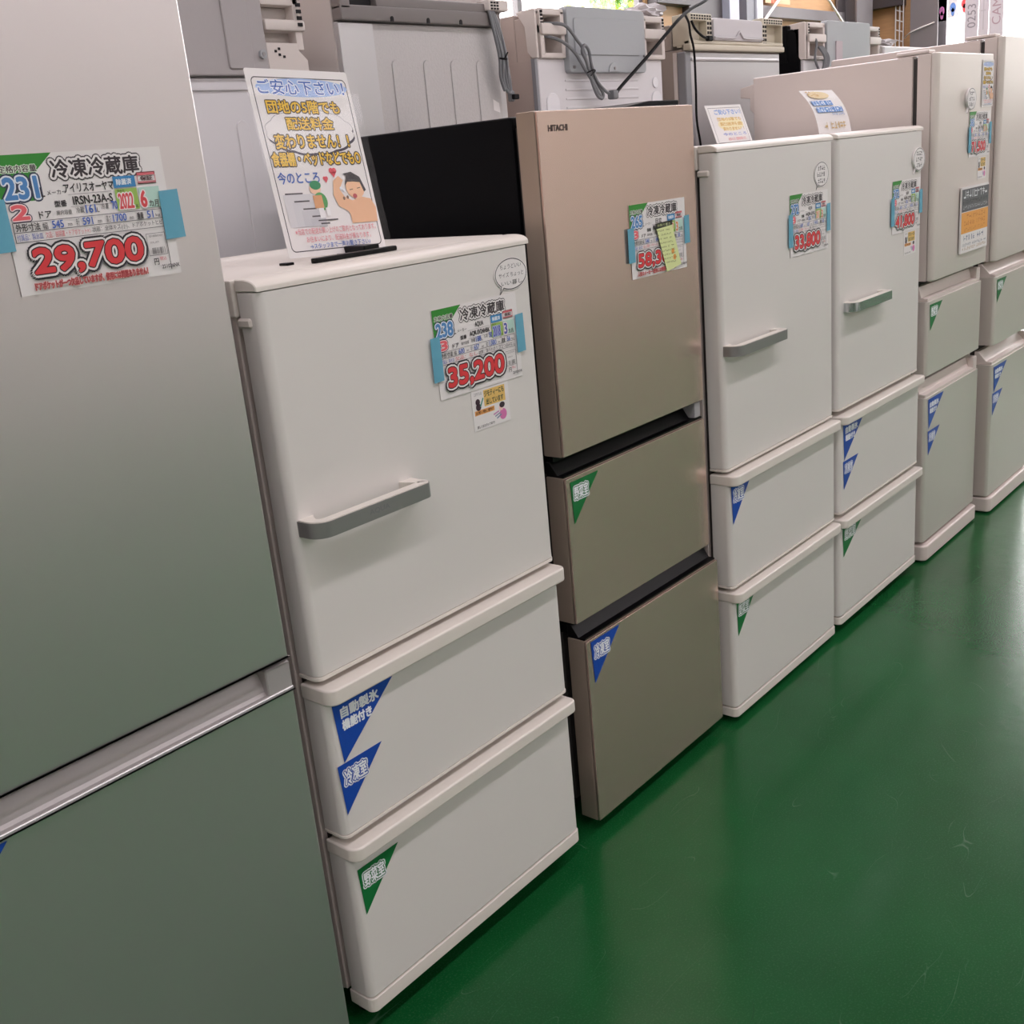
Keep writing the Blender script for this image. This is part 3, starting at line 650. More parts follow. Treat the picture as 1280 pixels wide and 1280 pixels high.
# A: beside the silver one
e = back_fridge(-.575, .114, 1.79, 'white-backed turned refrigerator with grey cover and ivory grip, behind the tall silver one', M_sidegrey, M_backw)
q = MB(); q.box(-.57, .109, YB, YB + .014, .06, 1.648, M_backw, .003, 1)
for xx in (-.45, -.25, -.085): q.prism(rrect(xx - .016, xx + .016, .5, 1.56, .016, 6), YB - .003, YB + .001, M_backw, 'y', .0015, 1)
q.box(-.57, .109, YB - .006, YB + .004, 1.62, 1.645, M_backw, .003, 2); q.build('back_sheet', e)
M_greyw = add_noise_bump(mat('warm_grey_cover', 'aaa5a5', .5), 90, .12)
q = cover_box(e, -.42, -.003, 1.648, 1.83, M_greyw)
q.prism(rrect(-.11, -.045, 1.66, 1.82, .006, 3), YB - .024, YB - .019, M_greyw, 'y', .002, 1); cv = q.build('compressor_cover', e)
s = MB(); s.cyl((-.02, YB - .027, 1.69), (-.02, YB - .019, 1.69), .009, M_greybox); s.cyl((-.02, YB - .029, 1.69), (-.02, YB - .026, 1.69), .004, M_satin); s.build('screw', cv)
q = MB(); q.box(.0, .105, YB + .03, YB + .05, 1.65, 1.83, M_cap)
q.box(.0, .105, YB - .015, YB + .05, 1.79, 1.83, M_cap, .004, 2); q.box(.0, .112, YB - .022, YB + .04, 1.738, 1.762, M_cap, .006, 2); q.box(.086, .106, YB - .015, YB + .05, 1.7, 1.83, M_cap, .003, 2)
q.prism([(.0, 1.648), (.112, 1.648), (.112, 1.68), (.09, 1.7), (.088, 1.715), (.0, 1.715)], YB - .015, YB + .05, M_cap, 'y', .003, 2); gc = q.build('carrying_grip', e)
v = MB(); vents(v, .089, .103, 1.745, 1.825, 1, 6, YB - .0235, None, .9, .55); v.build('vent_grille', gc); v = MB()
for dx, dz in ((.02, .045), (.03, .05), (.03, .038), (.042, .034)): v.box(.0 + dx, .006 + dx, YB - .0162, YB - .0145, 1.65 + dz, 1.655 + dz, M_capdark)
v.build('fixing_slot_pattern', gc)

# B: galvanised
e = back_fridge(.222, .815, 1.862, 'turned refrigerator with speckled galvanised back under a dark band, behind the white ones', M_sidegrey, M_galv)
q = MB(); q.box(.226, .79, YB, YB + .014, .06, 1.766, M_galv, .002, 1)
for xx in (.40, .51, .61, .71): q.prism(rrect(xx - .014, xx + .018, .5, 1.685, .015, 6), YB - .0025, YB + .001, M_galv, 'y', .001, 1)
q.box(.226, .335, YB - .003, YB + .001, .06, 1.764, M_galv2, .001, 1); q.box(.786, .812, YB + .002, YB + .014, .06, 1.79, M_galv2); q.build('back_sheet', e)
q = MB(); q.box(.224, .79, YB - .02, YB + .012, 1.767, 1.80, M_band, .004, 2); q.box(.224, .255, YB - .02, YB + .012, 1.79, 1.82, M_band, .003, 2); q.box(.345, .8, YB - .014, YB + .02, 1.797, 1.822, M_band, .004, 2); q.box(.255, .345, YB + .005, YB + .02, 1.79, 1.82, M_capdark); bd = q.build('top_band', e)
v = MB()
for xx in (.385, .51, .63): v.prism(rrect(xx - .005, xx + .005, 1.767, 1.779, (0, 0, .005, .005), 5), YB - .0215, YB - .0195, M_capdark, 'y')
v.build('notches', bd)
q = MB(); q.box(.735, .815, YB - .03, YB + .02, 1.803, 1.83, M_cap, .004, 2); vv = q.build('vent_block', e); v = MB(); vents(v, .74, .775, 1.804, 1.826, 3, 3, YB - .031); v.build('vent_grille', vv)
q = MB(); q.add([(.752, YB - .0008, 1.56), (.778, YB - .0008, 1.553), (.776, YB - .0008, 1.578), (.752, YB - .0008, 1.588)], [(0, 1, 2, 3)], M_paper); q.build('rating_sticker', e)
q = MB()
for k, dx in enumerate((-.012, -.004, .005, .013)):
    q.tube([(.745 + dx * .5, YB - .02, 1.822), (.756 + dx, YB - .03, 1.76), (.766 + dx * .9, YB - .034 - .004 * (k % 2), 1.69), (.772 + dx * 1.2, YB - .03, 1.64), (.782 + dx * .8, YB - .028, 1.606)], .0042, M_cable, 8)
q.tube([(.775, YB - .03, 1.61), (.783, YB - .034, 1.6), (.795, YB - .03, 1.612), (.79, YB - .03, 1.66), (.775, YB - .03, 1.72)], .0042, M_cable, 8)
q.tube([(.752, YB - .036, 1.686), (.768, YB - .043, 1.684), (.788, YB - .034, 1.685)], .0025, M_cable_b, 6); q.tube([(.768, YB - .04, 1.685), (.772, YB - .05, 1.7)], .002, M_cable_b, 6, 0); cd = q.build('power_cord', e)
q = MB(); q.box(.79, .806, YB - .035, YB - .02, 1.578, 1.606, M_cable, .004, 2); q.box(.79, .812, YB - .045, YB - .034, 1.583, 1.596, M_cable_b, .002, 1); q.build('plug', cd)

# C: beige side
e = back_fridge(.949, 1.608, 1.69, 'beige turned refrigerator with grey cover and looped cord, behind the champagne one', M_sidebeige, M_backw)
b_ = MB(); b_.box(.949, 1.608, YB + .064, YB + .6, 1.685, 1.812, M_sidebeige, .003, 1); b_.box(.949, .96, YB + .013, YB + .064, 1.685, 1.8, M_sidebeige, .002, 1); b_.build('upper_cabinet', e)
q = MB(); q.box(.958, 1.604, YB, YB + .014, .06, 1.692, M_backw, .003, 1); q.box(.9475, .958, YB + .001, YB + .0145, .06, 1.692, mat('grey_edge', '8a8b90', .5))
for zz in (1.53, 1.555, 1.58, 1.605, 1.63): q.box(1.08, 1.46, YB - .002, YB + .001, zz, zz + .006, M_backw, .0008, 1)
q.prism(rrect(.985, 1.045, 1.5, 1.6, .028, 8), YB - .0035, YB + .001, mat('bright_white_plastic', 'e6e5e8', .5), 'y', .001, 1); q.prism(rrect(1.535, 1.59, 1.5, 1.6, .026, 8), YB - .0035, YB + .001, MATS['bright_white_plastic'], 'y', .001, 1)
q.prism([(1.558 + .015 * math.cos(a), 1.625 + .017 * math.sin(a)) for a in [i * PI / 10 for i in range(20)]], YB - .004, YB + .001, MATS['bright_white_plastic'], 'y', .001, 1); q.build('back_sheet', e)
cp = grip_cap(e, .966, 1.08, 1.692, 1.822, -1); side_wing(e, .952, 1.692, 1.816)
grip_cap(e, 1.486, 1.61, 1.692, 1.818, 1)
q = cover_box(e, 1.083, 1.484, 1.652, 1.83, M_greybox)
q.prism(rrect(1.11, 1.45, 1.7, 1.8, .01, 4), YB - .0235, YB - .019, M_greybox, 'y', .002, 1); q.prism([(1.30 + .026 * math.cos(a), 1.654 + .026 * math.sin(a)) for a in [i * PI / 10 for i in range(11)]], YB - .024, YB - .019, M_greybox, 'y', .001, 1); cv = q.build('compressor_cover', e)
s = MB()
for sx, sz in ((1.1, 1.667), (1.302, 1.664), (1.47, 1.7)): s.cyl((sx, YB - .027, sz), (sx, YB - .019, sz), .004, M_satin, 8)
s.build('screw', cv)
q = MB(); yc = .708
q.tube([(1.0, yc + .03, 1.783), (1.047, yc - .005, 1.775), (1.095, yc - .012, 1.734), (1.113, yc - .014, 1.715), (1.132, yc - .014, 1.675), (1.15, yc - .01, 1.65), (1.185, yc - .006, 1.602), (1.2, yc - .008, 1.58), (1.175, yc - .01, 1.59), (1.145, yc - .012, 1.64), (1.125, yc - .016, 1.68), (1.105, yc - .018, 1.705), (1.115, yc - .02, 1.722), (1.138, yc - .018, 1.708), (1.15, yc - .016, 1.67), (1.172, yc - .014, 1.63), (1.215, yc - .012, 1.6), (1.245, yc - .012, 1.588)], .0048, M_cable, 8)
q.tube([(.99, yc + .03, 1.752), (1.03, yc + .0, 1.735), (1.079, yc - .01, 1.704), (1.12, yc - .012, 1.66), (1.16, yc - .012, 1.62), (1.19, yc - .006, 1.59), (1.205, yc - .006, 1.578), (1.21, yc - .008, 1.592), (1.18, yc - .008, 1.626), (1.15, yc - .008, 1.664)], .0048, M_cable, 8)
q.tube([(1.12, yc - .02, 1.648), (1.14, yc - .028, 1.655), (1.16, yc - .02, 1.653), (1.13, yc - .026, 1.64)], .002, M_cable_b, 6); cd = q.build('power_cord', e)
q = MB(); q.box(1.238, 1.266, yc - .028, yc - .002, 1.574, 1.6, M_cable, .006, 2); q.build('plug', cd)

# D: aged caps and bright back
e = back_fridge(1.757, 2.437, 1.728, 'taupe turned refrigerator with perforated ivory caps and shiny metal back', M_sidedark, M_galv2)
b_ = MB(); b_.box(1.7575, 2.4365, YB + .058, YB + .6, 1.7285, 1.808, M_sidedark, .004, 2); b_.build('upper_cabinet', e)
q = MB(); q.box(1.775, 2.432, YB + .002, YB + .014, .06, 1.72, M_galv2, .003, 1); q.box(1.7535, 1.79, YB + .001, YB + .034, .06, 1.72, M_grey, .003, 1); q.box(1.754, 1.765, YB + .036, YB + .05, .06, 1.72, M_cap, .001, 1); q.box(1.79, 2.42, YB - .004, YB + .006, 1.69, 1.702, M_galv2, .004, 2); q.prism(rrect(1.8, 1.83, 1.38, 1.5, .013, 5), YB - .002, YB + .003, M_galv2, 'y', .001, 1); q.build('back_sheet', e)
for a0, a1, first in ((1.765, 1.915, True), (2.275, 2.437, False)):
    q = MB(); q.box(a0 + .002, a1 - .002, YB + .02, YB + .04, 1.735, 1.833, M_cap4); q.box(a0 + .001, a1 - .001, YB - .011, YB + .03, 1.815, 1.837, M_cap4, .003, 2)
    s0 = a0 if first else a0; q.box(a0, a0 + .035 if not first else a0 + .012, YB - .01, YB + (.055 if first else .03), 1.74, 1.835, M_cap4, .003, 2); q.box(a1 - (.035 if first else .006), a1, YB - .01, YB + .03, 1.74, 1.83, M_cap4, .003, 2); o = q.build('perforated_cap', e)
    v = MB(); vents(v, a0 + .01, a1 - .004, 1.817, 1.834, 8, 2, YB - .011); c0 = a1 - .034 if first else a0 + .002; vents(v, c0, c0 + .032, 1.742, 1.815, 2, 5, YB - .011); v.build('vent_holes', o)
q = MB(); q.box(1.757, 2.437, YB - .018, YB + .012, 1.722, 1.742, M_cap4, .005, 2); q.box(1.765, 2.437, YB - .012, YB + .012, 1.742, 1.755, M_cap4, .003, 1); q.build('cap_ledge', e)
q = cover_box(e, 1.918, 2.268, 1.755, 1.826, mat('pale_grey_plastic', 'c4c1c4', .5), YB - .016)
q.tube([(1.92, YB - .017, 1.764), (2.05, YB - .018, 1.764), (2.075, YB - .018, 1.772), (2.093, YB - .018, 1.785), (2.11, YB - .018, 1.772), (2.135, YB - .018, 1.764), (2.265, YB - .017, 1.764)], .004, MATS['pale_grey_plastic'], 6, 3); q.build('compressor_cover', e)
q = MB(); q.tube([(1.735, YB - .015, 1.829), (1.722, YB - .036, 1.80), (1.726, YB - .038, 1.765), (1.745, YB - .038, 1.715), (1.748, YB - .038, 1.6), (1.743, YB - .04, 1.5), (1.765, YB - .04, 1.4), (1.79, YB - .03, 1.2)], .004, M_cable_b, 8); q.build('power_cord', e)
q = MB(); q.tube([(1.775, YB - .014, 1.812), (1.79, YB - .02, 1.785), (1.83, YB - .022, 1.765), (1.87, YB - .016, 1.76)], .004, M_cable_b, 8); q.box(1.87, 1.9, YB - .024, YB - .008, 1.752, 1.768, M_cable_b, .003, 1); q.build('inner_lead', e)

# E: black side
e = back_fridge(2.622, 3.345, 1.70, 'black-sided turned refrigerator with grey cover, behind the pearl one', M_black, M_backw)
b_ = MB(); b_.box(2.622, 3.345, YB + .064, YB + .6, 1.695, 1.832, M_black, .003, 1); b_.box(2.622, 2.634, YB + .013, YB + .064, 1.695, 1.815, M_black, .002, 1); b_.build('upper_cabinet', e)
q = MB(); q.box(2.63, 3.34, YB, YB + .014, .06, 1.70, M_backw, .003, 1); q.build('back_sheet', e)
grip_cap(e, 2.645, 2.8, 1.7, 1.835, -1); side_wing(e, 2.628, 1.7, 1.832); grip_cap(e, 3.23, 3.35, 1.7, 1.835, 1)
q = cover_box(e, 2.803, 3.226, 1.66, 1.845, M_greybox); q.prism(rrect(2.88, 2.94, 1.68, 1.77, .004, 2), YB - .0235, YB - .019, mat('pinkish_sticker', 'b4a4aa', .5), 'y'); q.build('compressor_cover', e)
q = MB()
for k in range(4): q.tube([(2.70 + .012 * k, YB - .03, 1.745), (2.715 + .012 * k, YB - .05, 1.70), (2.69 + .014 * k, YB - .045, 1.64)], .005, M_cable, 8)
q.tube([(2.68, YB + .03, 1.79), (2.7, YB - .02, 1.77), (2.67, YB - .03, 1.7), (2.69, YB - .04, 1.65)], .005, M_cable, 8); q.build('power_cord', e)

# ------------------------------------------------------------------ loose things on and behind the rows
q = MB(); q.tube([(1.27, .69, 1.594), (1.301, .695, 1.611), (1.464, .7, 1.698), (1.587, .7, 1.77), (1.652, .7, 1.807), (1.764, .72, 1.846), (1.95, .75, 1.9), (2.3, .85, 2.05), (2.9, 1.1, 2.5), (3.2, 1.3, 5.98)], .0052, M_cable_b, 8)
tag(q.build('extension_cord'), 'black extension cord rising from the grey plug past the perforated caps', 'cord')
q = MB(); random.seed(3)
for k, (cx, cy, cz, r) in enumerate(((1.62, .92, 1.835, .05), (1.54, .93, 1.84, .045), (1.7, .93, 1.80, .06))): pass
def crumple(name, cx, cy, cz, sx, sy, sz, m, label, cat, n=3):
    b_ = bmesh.new(); bmesh.ops.create_icosphere(b_, subdivisions=n, radius=1)
    for p in b_.verts:
        d = p.co.copy(); a = 1 + .28 * math.sin(5.1 * d.x + 3.7 * d.z) * math.sin(4.3 * d.y + 1.1) + .2 * math.sin(9 * d.z + 6 * d.x)
        p.co = Vector((cx + d.x * sx * a, cy + d.y * sy * a, max(cz, cz + sz + d.z * sz * a)))
    q = MB(); q.bm(b_, m); return tag(q.build(name, ang=20), label, cat)
M_bag = mat('white_plastic_film', 'd8d4d6', .4)
crumple('plastic_bag', 1.635, .815, 1.8195, .08, .045, .024, M_bag, 'crumpled white plastic bag on top of the beige turned refrigerator', 'plastic bag')
e = back_fridge(3.43, 4.1, 1.765, 'white turned refrigerator barely showing beyond the black-sided one', M_sidegrey, M_backw)
q = MB(); q.box(3.435, 4.095, YB, YB + .0125, .06, 1.76, M_backw, .003, 1); q.build('back_sheet', e)
crumple('packing_foam', 3.6, .83, 1.7655, .1, .05, .018, M_bag, 'crumpled pale packing foam lying on the white refrigerator beyond the black-sided one', 'packing foam')

# ------------------------------------------------------------------ papers on the front row
price_tag(-1.026, 1.479, -.038, 'price tag of 29,700 yen on the tall silver refrigerator', dict(cap='231', doors='2', maker='アイリスオーヤマ', mu=(.36, .66), model='IRSN-23A-S', c1='161', c2='70', year='2022', months='6', W='545', D='591', H='1700', kg='51', price='29,700', note='ドアポケットが一つ欠品していますが、使用には問題ありません！'), h_=.155, tapes=((.2, .052, .029, .06), (-.03, .047, .034, .058)))
price_tag(-.36, 1.2035, -.034, 'price tag of 35,200 yen on the nearest white refrigerator', dict(cap='238', doors='3', maker='AQUA', mu=(.47, .57), model='AQR-SV24HBK', c1='188', c2='50', year='2018', yc='5a62b0', yo='b8bede', months='3', W='600', D='657', H='1300', kg='56', acc='製氷皿', miss='欠品：なし', state='状態：傷汚れあり 目立つ凹みなし', price='35,200'), tapes=((.205, .038, .023, .068), (-.013, .043, .024, .074)))
price_tag(.274, 1.3165, .0, 'price tag on the champagne refrigerator, half hidden by a yellow slip', dict(cap='265', doors='3', maker='日立', mu=(.45, .56), model='R-27HV', c1='198', c2='67', year='2017', yc='d88a50', months='3', W='540', D='640', H='1500', kg='58', price='58,300', note='人気のメーカー 使用には問題ありません！'), tapes=((.206, .038, .022, .06), (-.013, .045, .024, .07)))
price_tag(.922, 1.283, -.034, 'price tag of 33,800 yen on the white refrigerator next to the champagne one', dict(cap='272', doors='3', maker='AQUA', mu=(.47, .57), model='AQR-27G', c1='205', c2='67', year='2017', yc='d88a50', months='3', W='600', D='657', H='1418', kg='60', price='33,800'), tapes=((.204, .035, .022, .07), (-.013, .045, .024, .08)))
price_tag(1.567, 1.27, -.036, 'price tag of 41,800 yen on the white refrigerator with chrome handle', dict(cap='272', doors='3', maker='AQUA', mu=(.47, .57), model='AQR-27M', c1='205', c2='67', year='2021', yc='4a8a60', months='6', W='600', D='657', H='1418', kg='60', price='41,800'), tapes=((.204, .035, .024, .07), (-.015, .045, .026, .08)))
price_tag(2.148, 1.443, -.055, 'price tag of 71,500 yen on the pearl refrigerator, above the orange notice', dict(cap='365', doors='3', maker='東芝', mu=(.47, .57), model='GR-T36', c1='268', c2='97', year='2021', yc='c87a50', months='6', W='600', D='665', H='1620', kg='64', price='71,500'), w_=.2, h_=.14, tapes=((.19, .035, .022, .07), (-.013, .045, .024, .08)))
flyer(-.285, 1.0525, -.034, .098, .07, 'small yellow and white flyer below the tag on the nearest white refrigerator')
flyer(1.662, 1.119, -.036, .095, .068, 'small yellow and white flyer on the white refrigerator with chrome handle')
flyer(2.243, 1.3, -.055, .085, .07, 'small yellow and white flyer on the pearl refrigerator above the orange notice')
bubble(-.152, 1.236, -.034, .084, .052, ('ちょうどいい', 'サイズ ちょっと', 'いい暮し'), 'round hand-written speech bubble card on the nearest white refrigerator')
bubble(1.102, 1.322, -.034, .08, .058, ('', '', ''), 'hand-written speech bubble card on the white refrigerator with satin handle')
bubble(1.758, 1.322, -.036, .085, .062, ('', '', ''), 'curled hand-written speech bubble card on the white refrigerator with chrome handle', .006)
bubble(2.142, 1.482, -.055, .08, .062, ('', '', ''), 'hand-written speech bubble card standing out from the pearl refrigerator door', .008)

# yellow slip over the champagne price tag
e = empty('slip_note', (.35, 0, 1.168), 'pale yellow slip with black header hanging askew over the champagne price tag', 'note')
pl = place_on(.365, -.006, 1.166)
P_ = [(.0, .1), (.036, .002), (.094, .012), (.062, .102)]
sh = sheet('paper_slip', e, pl, P_, mat('pale_yellow_paper', 'dde6a4', .6), .0004)
p = Print(); p.z = STEP
p.poly([(-.004, .094), (.064, .098), (.066, .108), (-.002, .106)], '26281c'); p.layer()
for i in range(9):
    v = .088 - i * .0085; a = .003 + i * .0032; p.bars(a, a + .052, v, v + .003, '5a6a3c' if i % 4 else '2c3420', 9)
p.ell(.062, .043, .006, .006, 'e8a050'); p.ell(.068, .03, .006, .006, 'e8a050'); p.layer()
p.text('お取り置き', .006, .056, .0985, .1035, 'cdd89a'); p.build('printed_lettering', sh, pl)

# triangle labels in the corners of the drawers
G1 = 'blue triangle labels on the freezer drawers'; G2 = 'green triangle labels on the vegetable drawers'; G3 = 'blue ice-maker triangle labels'
corner_label(-1.288, .693, -.038, .094, .09, 'frz', 'blue triangle label on the lower door of the tall silver refrigerator', G1)
corner_label(-.684, .642, -.04, .142, .108, 'ice', 'large blue ice-maker triangle on the nearest white refrigerator', G3)
corner_label(-.691, .533, -.04, .097, .09, 'frz', 'blue freezer triangle below the ice-maker one on the nearest white refrigerator', G1)
corner_label(-.684, .336, -.04, .094, .09, 'veg', 'green vegetable triangle on the bottom drawer of the nearest white refrigerator', G2)
corner_label(.013, .803, 0, .096, .09, 'veg', 'dark green vegetable triangle on the middle drawer of the champagne refrigerator', G2)
corner_label(.014, .457, -.021, .104, .096, 'frz', 'blue freezer triangle on the bottom drawer of the champagne refrigerator', G1)
corner_label(.583, .637, -.04, .098, .098, 'frz', 'blue freezer triangle on the white refrigerator next to the champagne one', G1)
corner_label(.592, .335, -.04, .1, .095, 'veg', 'green vegetable triangle on the white refrigerator next to the champagne one', G2)
corner_label(1.218, .64, -.042, .145, .108, 'ice', 'large blue ice-maker triangle on the white refrigerator with chrome handle', G3)
corner_label(1.218, .529, -.042, .104, .084, 'frz', 'blue freezer triangle on the white refrigerator with chrome handle', G1)
corner_label(1.214, .331, -.042, .15, .092, 'veg', 'green vegetable triangle on the white refrigerator with chrome handle', G2)
corner_label(1.875, .873, -.042, .11, .083, 'veg', 'green vegetable triangle on the pearl refrigerator with the orange notice', G2)
corner_label(1.88, .564, -.042, .142, .1, 'ice', 'blue ice-maker triangle on the pearl refrigerator with the orange notice', G3)
corner_label(1.883, .456, -.042, .108, .082, 'frz', 'blue freezer triangle on the pearl refrigerator with the orange notice', G1)
corner_label(2.466, .872, -.066, .105, .08, 'veg', 'green vegetable triangle on the tallest pearl refrigerator', G2)
corner_label(2.47, .557, -.066, .15, .094, 'ice', 'blue ice-maker triangle on the tallest pearl refrigerator', G3)
corner_label(2.466, .459, -.066, .115, .082, 'frz', 'blue freezer triangle on the tallest pearl refrigerator', G1)

# notice in clear sleeve leaning on top of the nearest white refrigerator
e = empty('sign_stand', (-.516, .11, 1.2995), 'delivery notice in a clear sleeve leaning on the nearest white refrigerator', 'sign', 'notices standing on the refrigerators')
pl = place_on(-.516, .108, 1.3078, -.037, 0, .196)
W_, H_ = .209, .294
sh = sheet('paper_notice', e, pl, rrect(0, W_, 0, H_, .004, 3), M_paper)
p = Print(); p.z = STEP; comfort_poster(p, W_, H_); p.build('printed_picture', sh, pl)
q = MB(); n = 12; vs = []; fs = []
for i in range(n + 1):
    for j in range(n + 1):
        u, v = i / n, j / n; vs.append(pl @ Vector((-.006 + u * (W_ + .016), v * (H_ + .004), .003 + .0008 * math.sin(7 * v + 2 * u) * (1 - v) + .0006 * math.sin(9 * u) + .004 * max(0, v - .93) * 10 + .004 * max(0, u - .93) * 10)))
for i in range(n):
    for j in range(n): fs.append((i * (n + 1) + j, (i + 1) * (n + 1) + j, (i + 1) * (n + 1) + j + 1, i * (n + 1) + j + 1))
q.add(vs, fs, M_sleeve); q.build('clear_sleeve', e, wn=False, ang=80)
q = MB(); q.prism(rrect(-.515, -.335, .048, .062, .006, 5), 1.2995, 1.3075, M_blackg, 'z', .002, 2); q.box(-.4, -.365, .06, .13, 1.3, 1.314, M_blackg, .002, 1); q.box(-.537, -.522, .09, .11, 1.2995, 1.3035, M_blackg, .001, 1); q.build('black_foot', e)

e = empty('sign_stand', (.747, .05, 1.4192), 'pale notice card standing on the white refrigerator next to the champagne one', 'sign', 'notices standing on the refrigerators')
pl = place_on(.747, .06, 1.4195, 0, 0, .344); W_, H_ = .172, .092
sh = sheet('paper_notice', e, pl, [(0, 0), (W_, 0), (W_, H_), (0, H_)], M_paper)
p = Print(); p.z = STEP; X = lambda u: u * W_; Y = lambda v: (1 - v) * H_
p.frame(X(.06), X(.95), Y(1.0), Y(.07), .001, '5a5458'); p.layer()
p.text('ご安心下さい！', X(.2), X(.92), Y(.25), Y(.12), '7fa0d8', bold=.05); p.ell(X(.55), Y(.52), X(.35), H_ * .18, 'efe0b0'); p.layer()
for k, t in enumerate(('団地の5階でも', '配送料金', '変わりません！！')): p.text(t, X(.22 + .04 * k), X(.88), Y(.42 + .13 * k), Y(.33 + .13 * k), 'd8b060', bold=.05)
p.text('今のところ', X(.25), X(.9), Y(.82), Y(.74), '8890d0', bold=.03); p.text('お住まいにより、配送料金が異なります。', X(.35), X(.85), Y(.95), Y(.87), 'e8a8a8', bold=.03); p.build('printed_lettering', sh, pl)
q = MB(); q.add([pl @ Vector(v) for v in ((-.003, 0, .003), (W_ + .003, 0, .003), (W_ + .003, H_ + .004, .003), (-.003, H_ + .004, .003))], [(0, 1, 2, 3)], M_sleeve); q.build('clear_sleeve', e, smooth=False)
q = MB(); q.box(.77, .9, .062, .11, 1.419, 1.422, M_sleeve); q.build('foot', e)

e = empty('sign_stand', (1.285, .05, 1.4192), 'glossy curled notice standing over the two far white refrigerators', 'sign', 'notices standing on the refrigerators')
pl = place_on(1.285, .055, 1.4195, 0, 0, .469); W_, H_ = .209, .129
n = 10; vs = []; fs = []; curl = lambda v: .012 * math.sin(PI * v)
def bent(P, dz=0.): return [pl @ Vector((x, y, curl(y / H_) + dz)) for x, y in P]
q = MB()
for i in range(n): q.add(bent([(0, H_ * i / n), (W_, H_ * i / n), (W_, H_ * (i + 1) / n), (0, H_ * (i + 1) / n)]), [(0, 1, 2, 3)], M_paper)
sh = q.build('paper_notice', e, smooth=False)
p = Print(); p.z = 0; rnd = lambda a, c, v0, v1, cc, k: p.bars(W_ * a, W_ * c, H_ * (1 - v1), H_ * (1 - v0), cc, k)
p.ell(W_ * .42, H_ * .85, W_ * .3, H_ * .1, 'd8c090'); p.layer(); rnd(.1, .6, .05, .2, 'c49a54', 6); p.rect(W_ * .06, W_ * .66, H_ * .58, H_ * .7, '3f7cc4'); p.rect(W_ * .1, W_ * .88, H_ * .42, H_ * .54, '3f7cc4'); p.layer(); rnd(.08, .64, .31, .41, 'd8e4f0', 7); rnd(.12, .86, .47, .57, 'd8e4f0', 9); rnd(.5, .9, .6, .65, '7898c8', 8); rnd(.2, .85, .8, .92, 'c8a868', 7)
p.mb.v = [tuple(pl @ Vector((x, y, curl(y / H_) + z + .0025))) for x, y, z in p.mb.v]; p.mb.build('printed_lettering', sh, smooth=False)
q = MB()
for i in range(n): q.add(bent([(0, H_ * i / n), (W_, H_ * i / n), (W_, H_ * (i + 1) / n), (0, H_ * (i + 1) / n)], .005), [(0, 1, 2, 3)], M_sleeve)
q.build('clear_sleeve', e, wn=False, ang=80)

# papers on the pearl door
e = empty('poster', (2.255, -.055, 1.456), 'small delivery poster taped high on the pearl refrigerator door', 'poster')
pl = place_on(2.255, -.0566, 1.456); sh = sheet('paper_sheet', e, pl, [(0, 0), (.112, 0), (.112, .143), (0, .143)], M_paper); p = Print(); p.z = STEP; comfort_poster(p, .112, .143); p.build('printed_picture', sh, pl)
e = empty('notice_board', (2.08, -.055, 1.004), 'black, orange and white notice standing out from the pearl refrigerator door', 'notice')
pl = place_on(2.078, -.064, 1.006); W_, H_ = .262, .208
sh = sheet('notice_sheet', e, pl, [(0, 0), (W_, 0), (W_, H_), (0, H_)], M_paper, .006); p = Print(); p.z = STEP
p.rect(0, W_, H_ * .63, H_ * .97, '5a5c5e'); p.rect(0, W_, H_ * .3, H_ * .62, 'e8a44c'); p.layer()
p.bars(W_ * .06, W_ * .95, H_ * .84, H_ * .94, 'd8dadc', 9); p.bars(W_ * .05, W_ * .97, H_ * .75, H_ * .8, '2a2a2c', 22); p.bars(W_ * .05, W_ * .97, H_ * .67, H_ * .72, 'a8aaac', 18)
p.bars(W_ * .1, W_ * .9, H_ * .52, H_ * .58, 'c87a34', 9); p.bars(W_ * .1, W_ * .9, H_ * .42, H_ * .48, 'c87a34', 12); p.bars(W_ * .1, W_ * .9, H_ * .33, H_ * .38, 'd08a40', 12)
p.bars(W_ * .1, W_ * .85, H_ * .19, H_ * .26, '5c6c84', 9); p.bars(W_ * .06, W_ * .95, H_ * .1, H_ * .14, '8a9098', 22); p.bars(W_ * .06, W_ * .95, H_ * .04, H_ * .08, 'b09068', 22); p.build('printed_lettering', sh, pl)

# ------------------------------------------------------------------ far end of the hall
def greenery():
    random.seed(5); mb = MB(); cols = [mat('leaf_' + c, c, .5) for c in ('7fae3a', 'a9c04a', '4f8a2e', 'c9cf6a', '6a9a44')]
    for i in range(2600):
        c = Vector((random.uniform(7.75, 9.2), random.uniform(5.1, 5.7), random.uniform(2.45, 3.6)))
        d = Vector((random.uniform(-1, 1), random.uniform(-.6, .6), random.uniform(-1.4, .2))).normalized(); n = d.cross(Vector((random.uniform(-1, 1), -1, .3))).normalized(); l = random.uniform(.05, .11); w_ = l * .3
        mb.add([c, c + d * l * .5 + n * w_, c + d * l, c + d * l * .5 - n * w_], [(0, 1, 2, 3)], random.choice(cols))
    o = mb.build('foliage', smooth=False); tag(o, 'sunlit yellow-green leaves hanging outside the window', 'foliage'); o['kind'] = 'stuff'
greenery()
def wall_poster():
    e = empty('wall_poster', (8.45, 3.86, 2.62), 'pale poster with red writing above the grey rail', 'poster')
    pl = place_on(8.42, 3.87, 2.62); sh = sheet('paper_sheet', e, pl, [(0, 0), (.5, 0), (.5, .5), (0, .5)], mat('tan_poster', 'd8b890', .6), .003)
    p = Print(); p.z = .001; p.bars(.08, .36, .005, .1, 'd8483c', 3, .8); p.build('printed_lettering', sh, pl)
wall_poster()
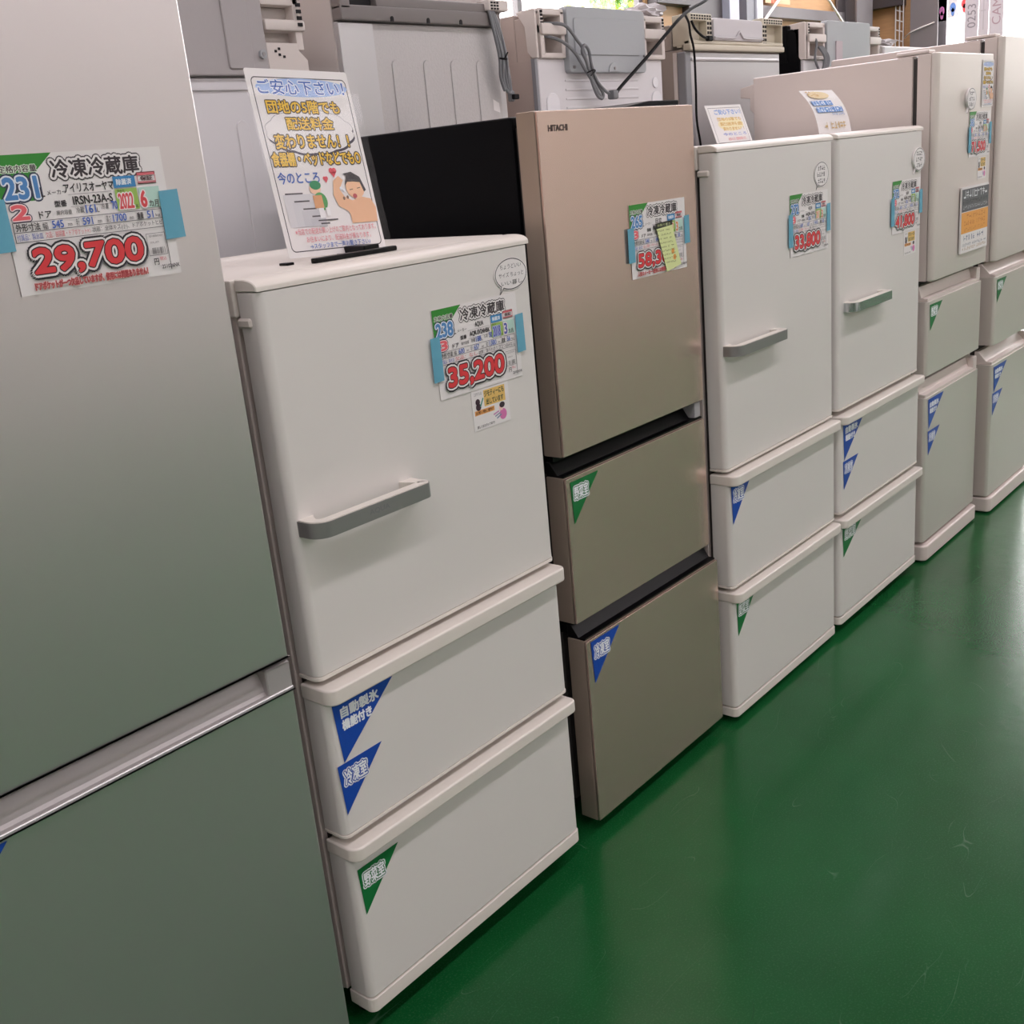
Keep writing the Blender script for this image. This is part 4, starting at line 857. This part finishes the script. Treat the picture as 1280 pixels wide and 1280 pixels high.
for k, (a, c, lb) in enumerate((((8.35, 3.84, 2.47), (9.1, 3.84, 2.95), 'white hanging tape crossing in front of the grey rail, slanting up'), ((9.95, 3.75, 2.42), (9.3, 3.75, 2.8), 'white hanging tape slanting down to the grey column'))):
    q = MB(); q.tube([a, c], .014, M_paper, 6, 0); tag(q.build('hanging_tape'), lb, 'tape')
q = MB()
for yy in (3.62, 3.66, 3.705): q.cyl((11.12, yy, 1.2), (11.12, yy, 3.4), .007, M_paper, 6)
for i in range(22): q.cyl((11.12, 3.62, 1.3 + i * .1), (11.12, 3.705, 1.3 + i * .1 + .03), .006, M_paper, 6)
tag(q.build('wire_rack'), 'white wire hanging rack beside the grey steel column', 'rack')
q = MB(); q.tube([(11.11, 3.6, 2.33), (10.892, 3.44, 2.37), (10.892, 3.2, 2.43)], .007, M_paper, 6); tag(q.build('white_rope'), 'thin white rope tied across the column by the end window', 'rope')
def banner(y0, y1, label, txt, cc):
    e = empty('banner', (11.05, (y0 + y1) / 2, 1.4), label, 'banner', 'vertical banners in the end window')
    pl = Matrix.Translation((11.0, y1, 1.4)) @ Matrix.Rotation(-PI / 2, 4, 'Z') @ Matrix.Rotation(PI / 2, 4, 'X')
    W_ = y1 - y0
    sh = sheet('cloth_panel', e, pl, [(0, 0), (W_, 0), (W_, 2.0), (0, 2.0)], mat('banner_cloth', 'c8c2c8', .7), .004)
    p = Print(); p.z = .001
    if txt:
        vs, fs, ax, bx, ay, by = glyphs(txt); h = W_ * .62; s_ = h / (by - ay)
        p.mb.add([(W_ * .2 + h - (v[1] - ay) * s_, .93 + (v[0] - ax) * s_, .001) for v in vs], fs, ink(cc))
    else: p.bars(W_ * .2, W_ * .8, .9, 1.9, cc, 1)
    p.build('printed_lettering', sh, pl)
banner(2.79, 2.925, 'grey banner with large sideways digits in the end window', '0253', '8a848c')
banner(2.685, 2.785, 'plain narrow grey banner between the two lettered ones', '', 'b4aeb4')
banner(2.54, 2.68, 'grey banner with pink sideways letters in the end window', 'CAME', 'a88e98')
for k, (y0, y1, c, lb) in enumerate(((3.17, 3.27, 'cc78b0', 'window poster with a pink shape, by the steel column'), (3.05, 3.16, '6a8ed0', 'window poster with a blue figure'), (2.93, 3.04, 'd8484c', 'window poster with a red shape next to the lettered banner'))):
    e = empty('window_poster', (11.15, y0, 2.46), lb, 'poster', 'coloured posters at the top of the end window')
    pl = Matrix.Translation((11.16, y1, 2.45 + .02 * k)) @ Matrix.Rotation(-PI / 2, 4, 'Z') @ Matrix.Rotation(PI / 2, 4, 'X'); W_ = y1 - y0
    sh = sheet('paper_sheet', e, pl, [(0, 0), (W_, 0), (W_, .5), (0, .5)], M_paper, .002); p = Print(); p.z = .001; p.ell(W_ / 2, .1, W_ * .28, .045, c); p.ell(W_ / 2, .055, W_ * .16, .04, c); p.build('printed_picture', sh, pl)

COL.objects.unlink(_fo); bpy.data.objects.remove(_fo)
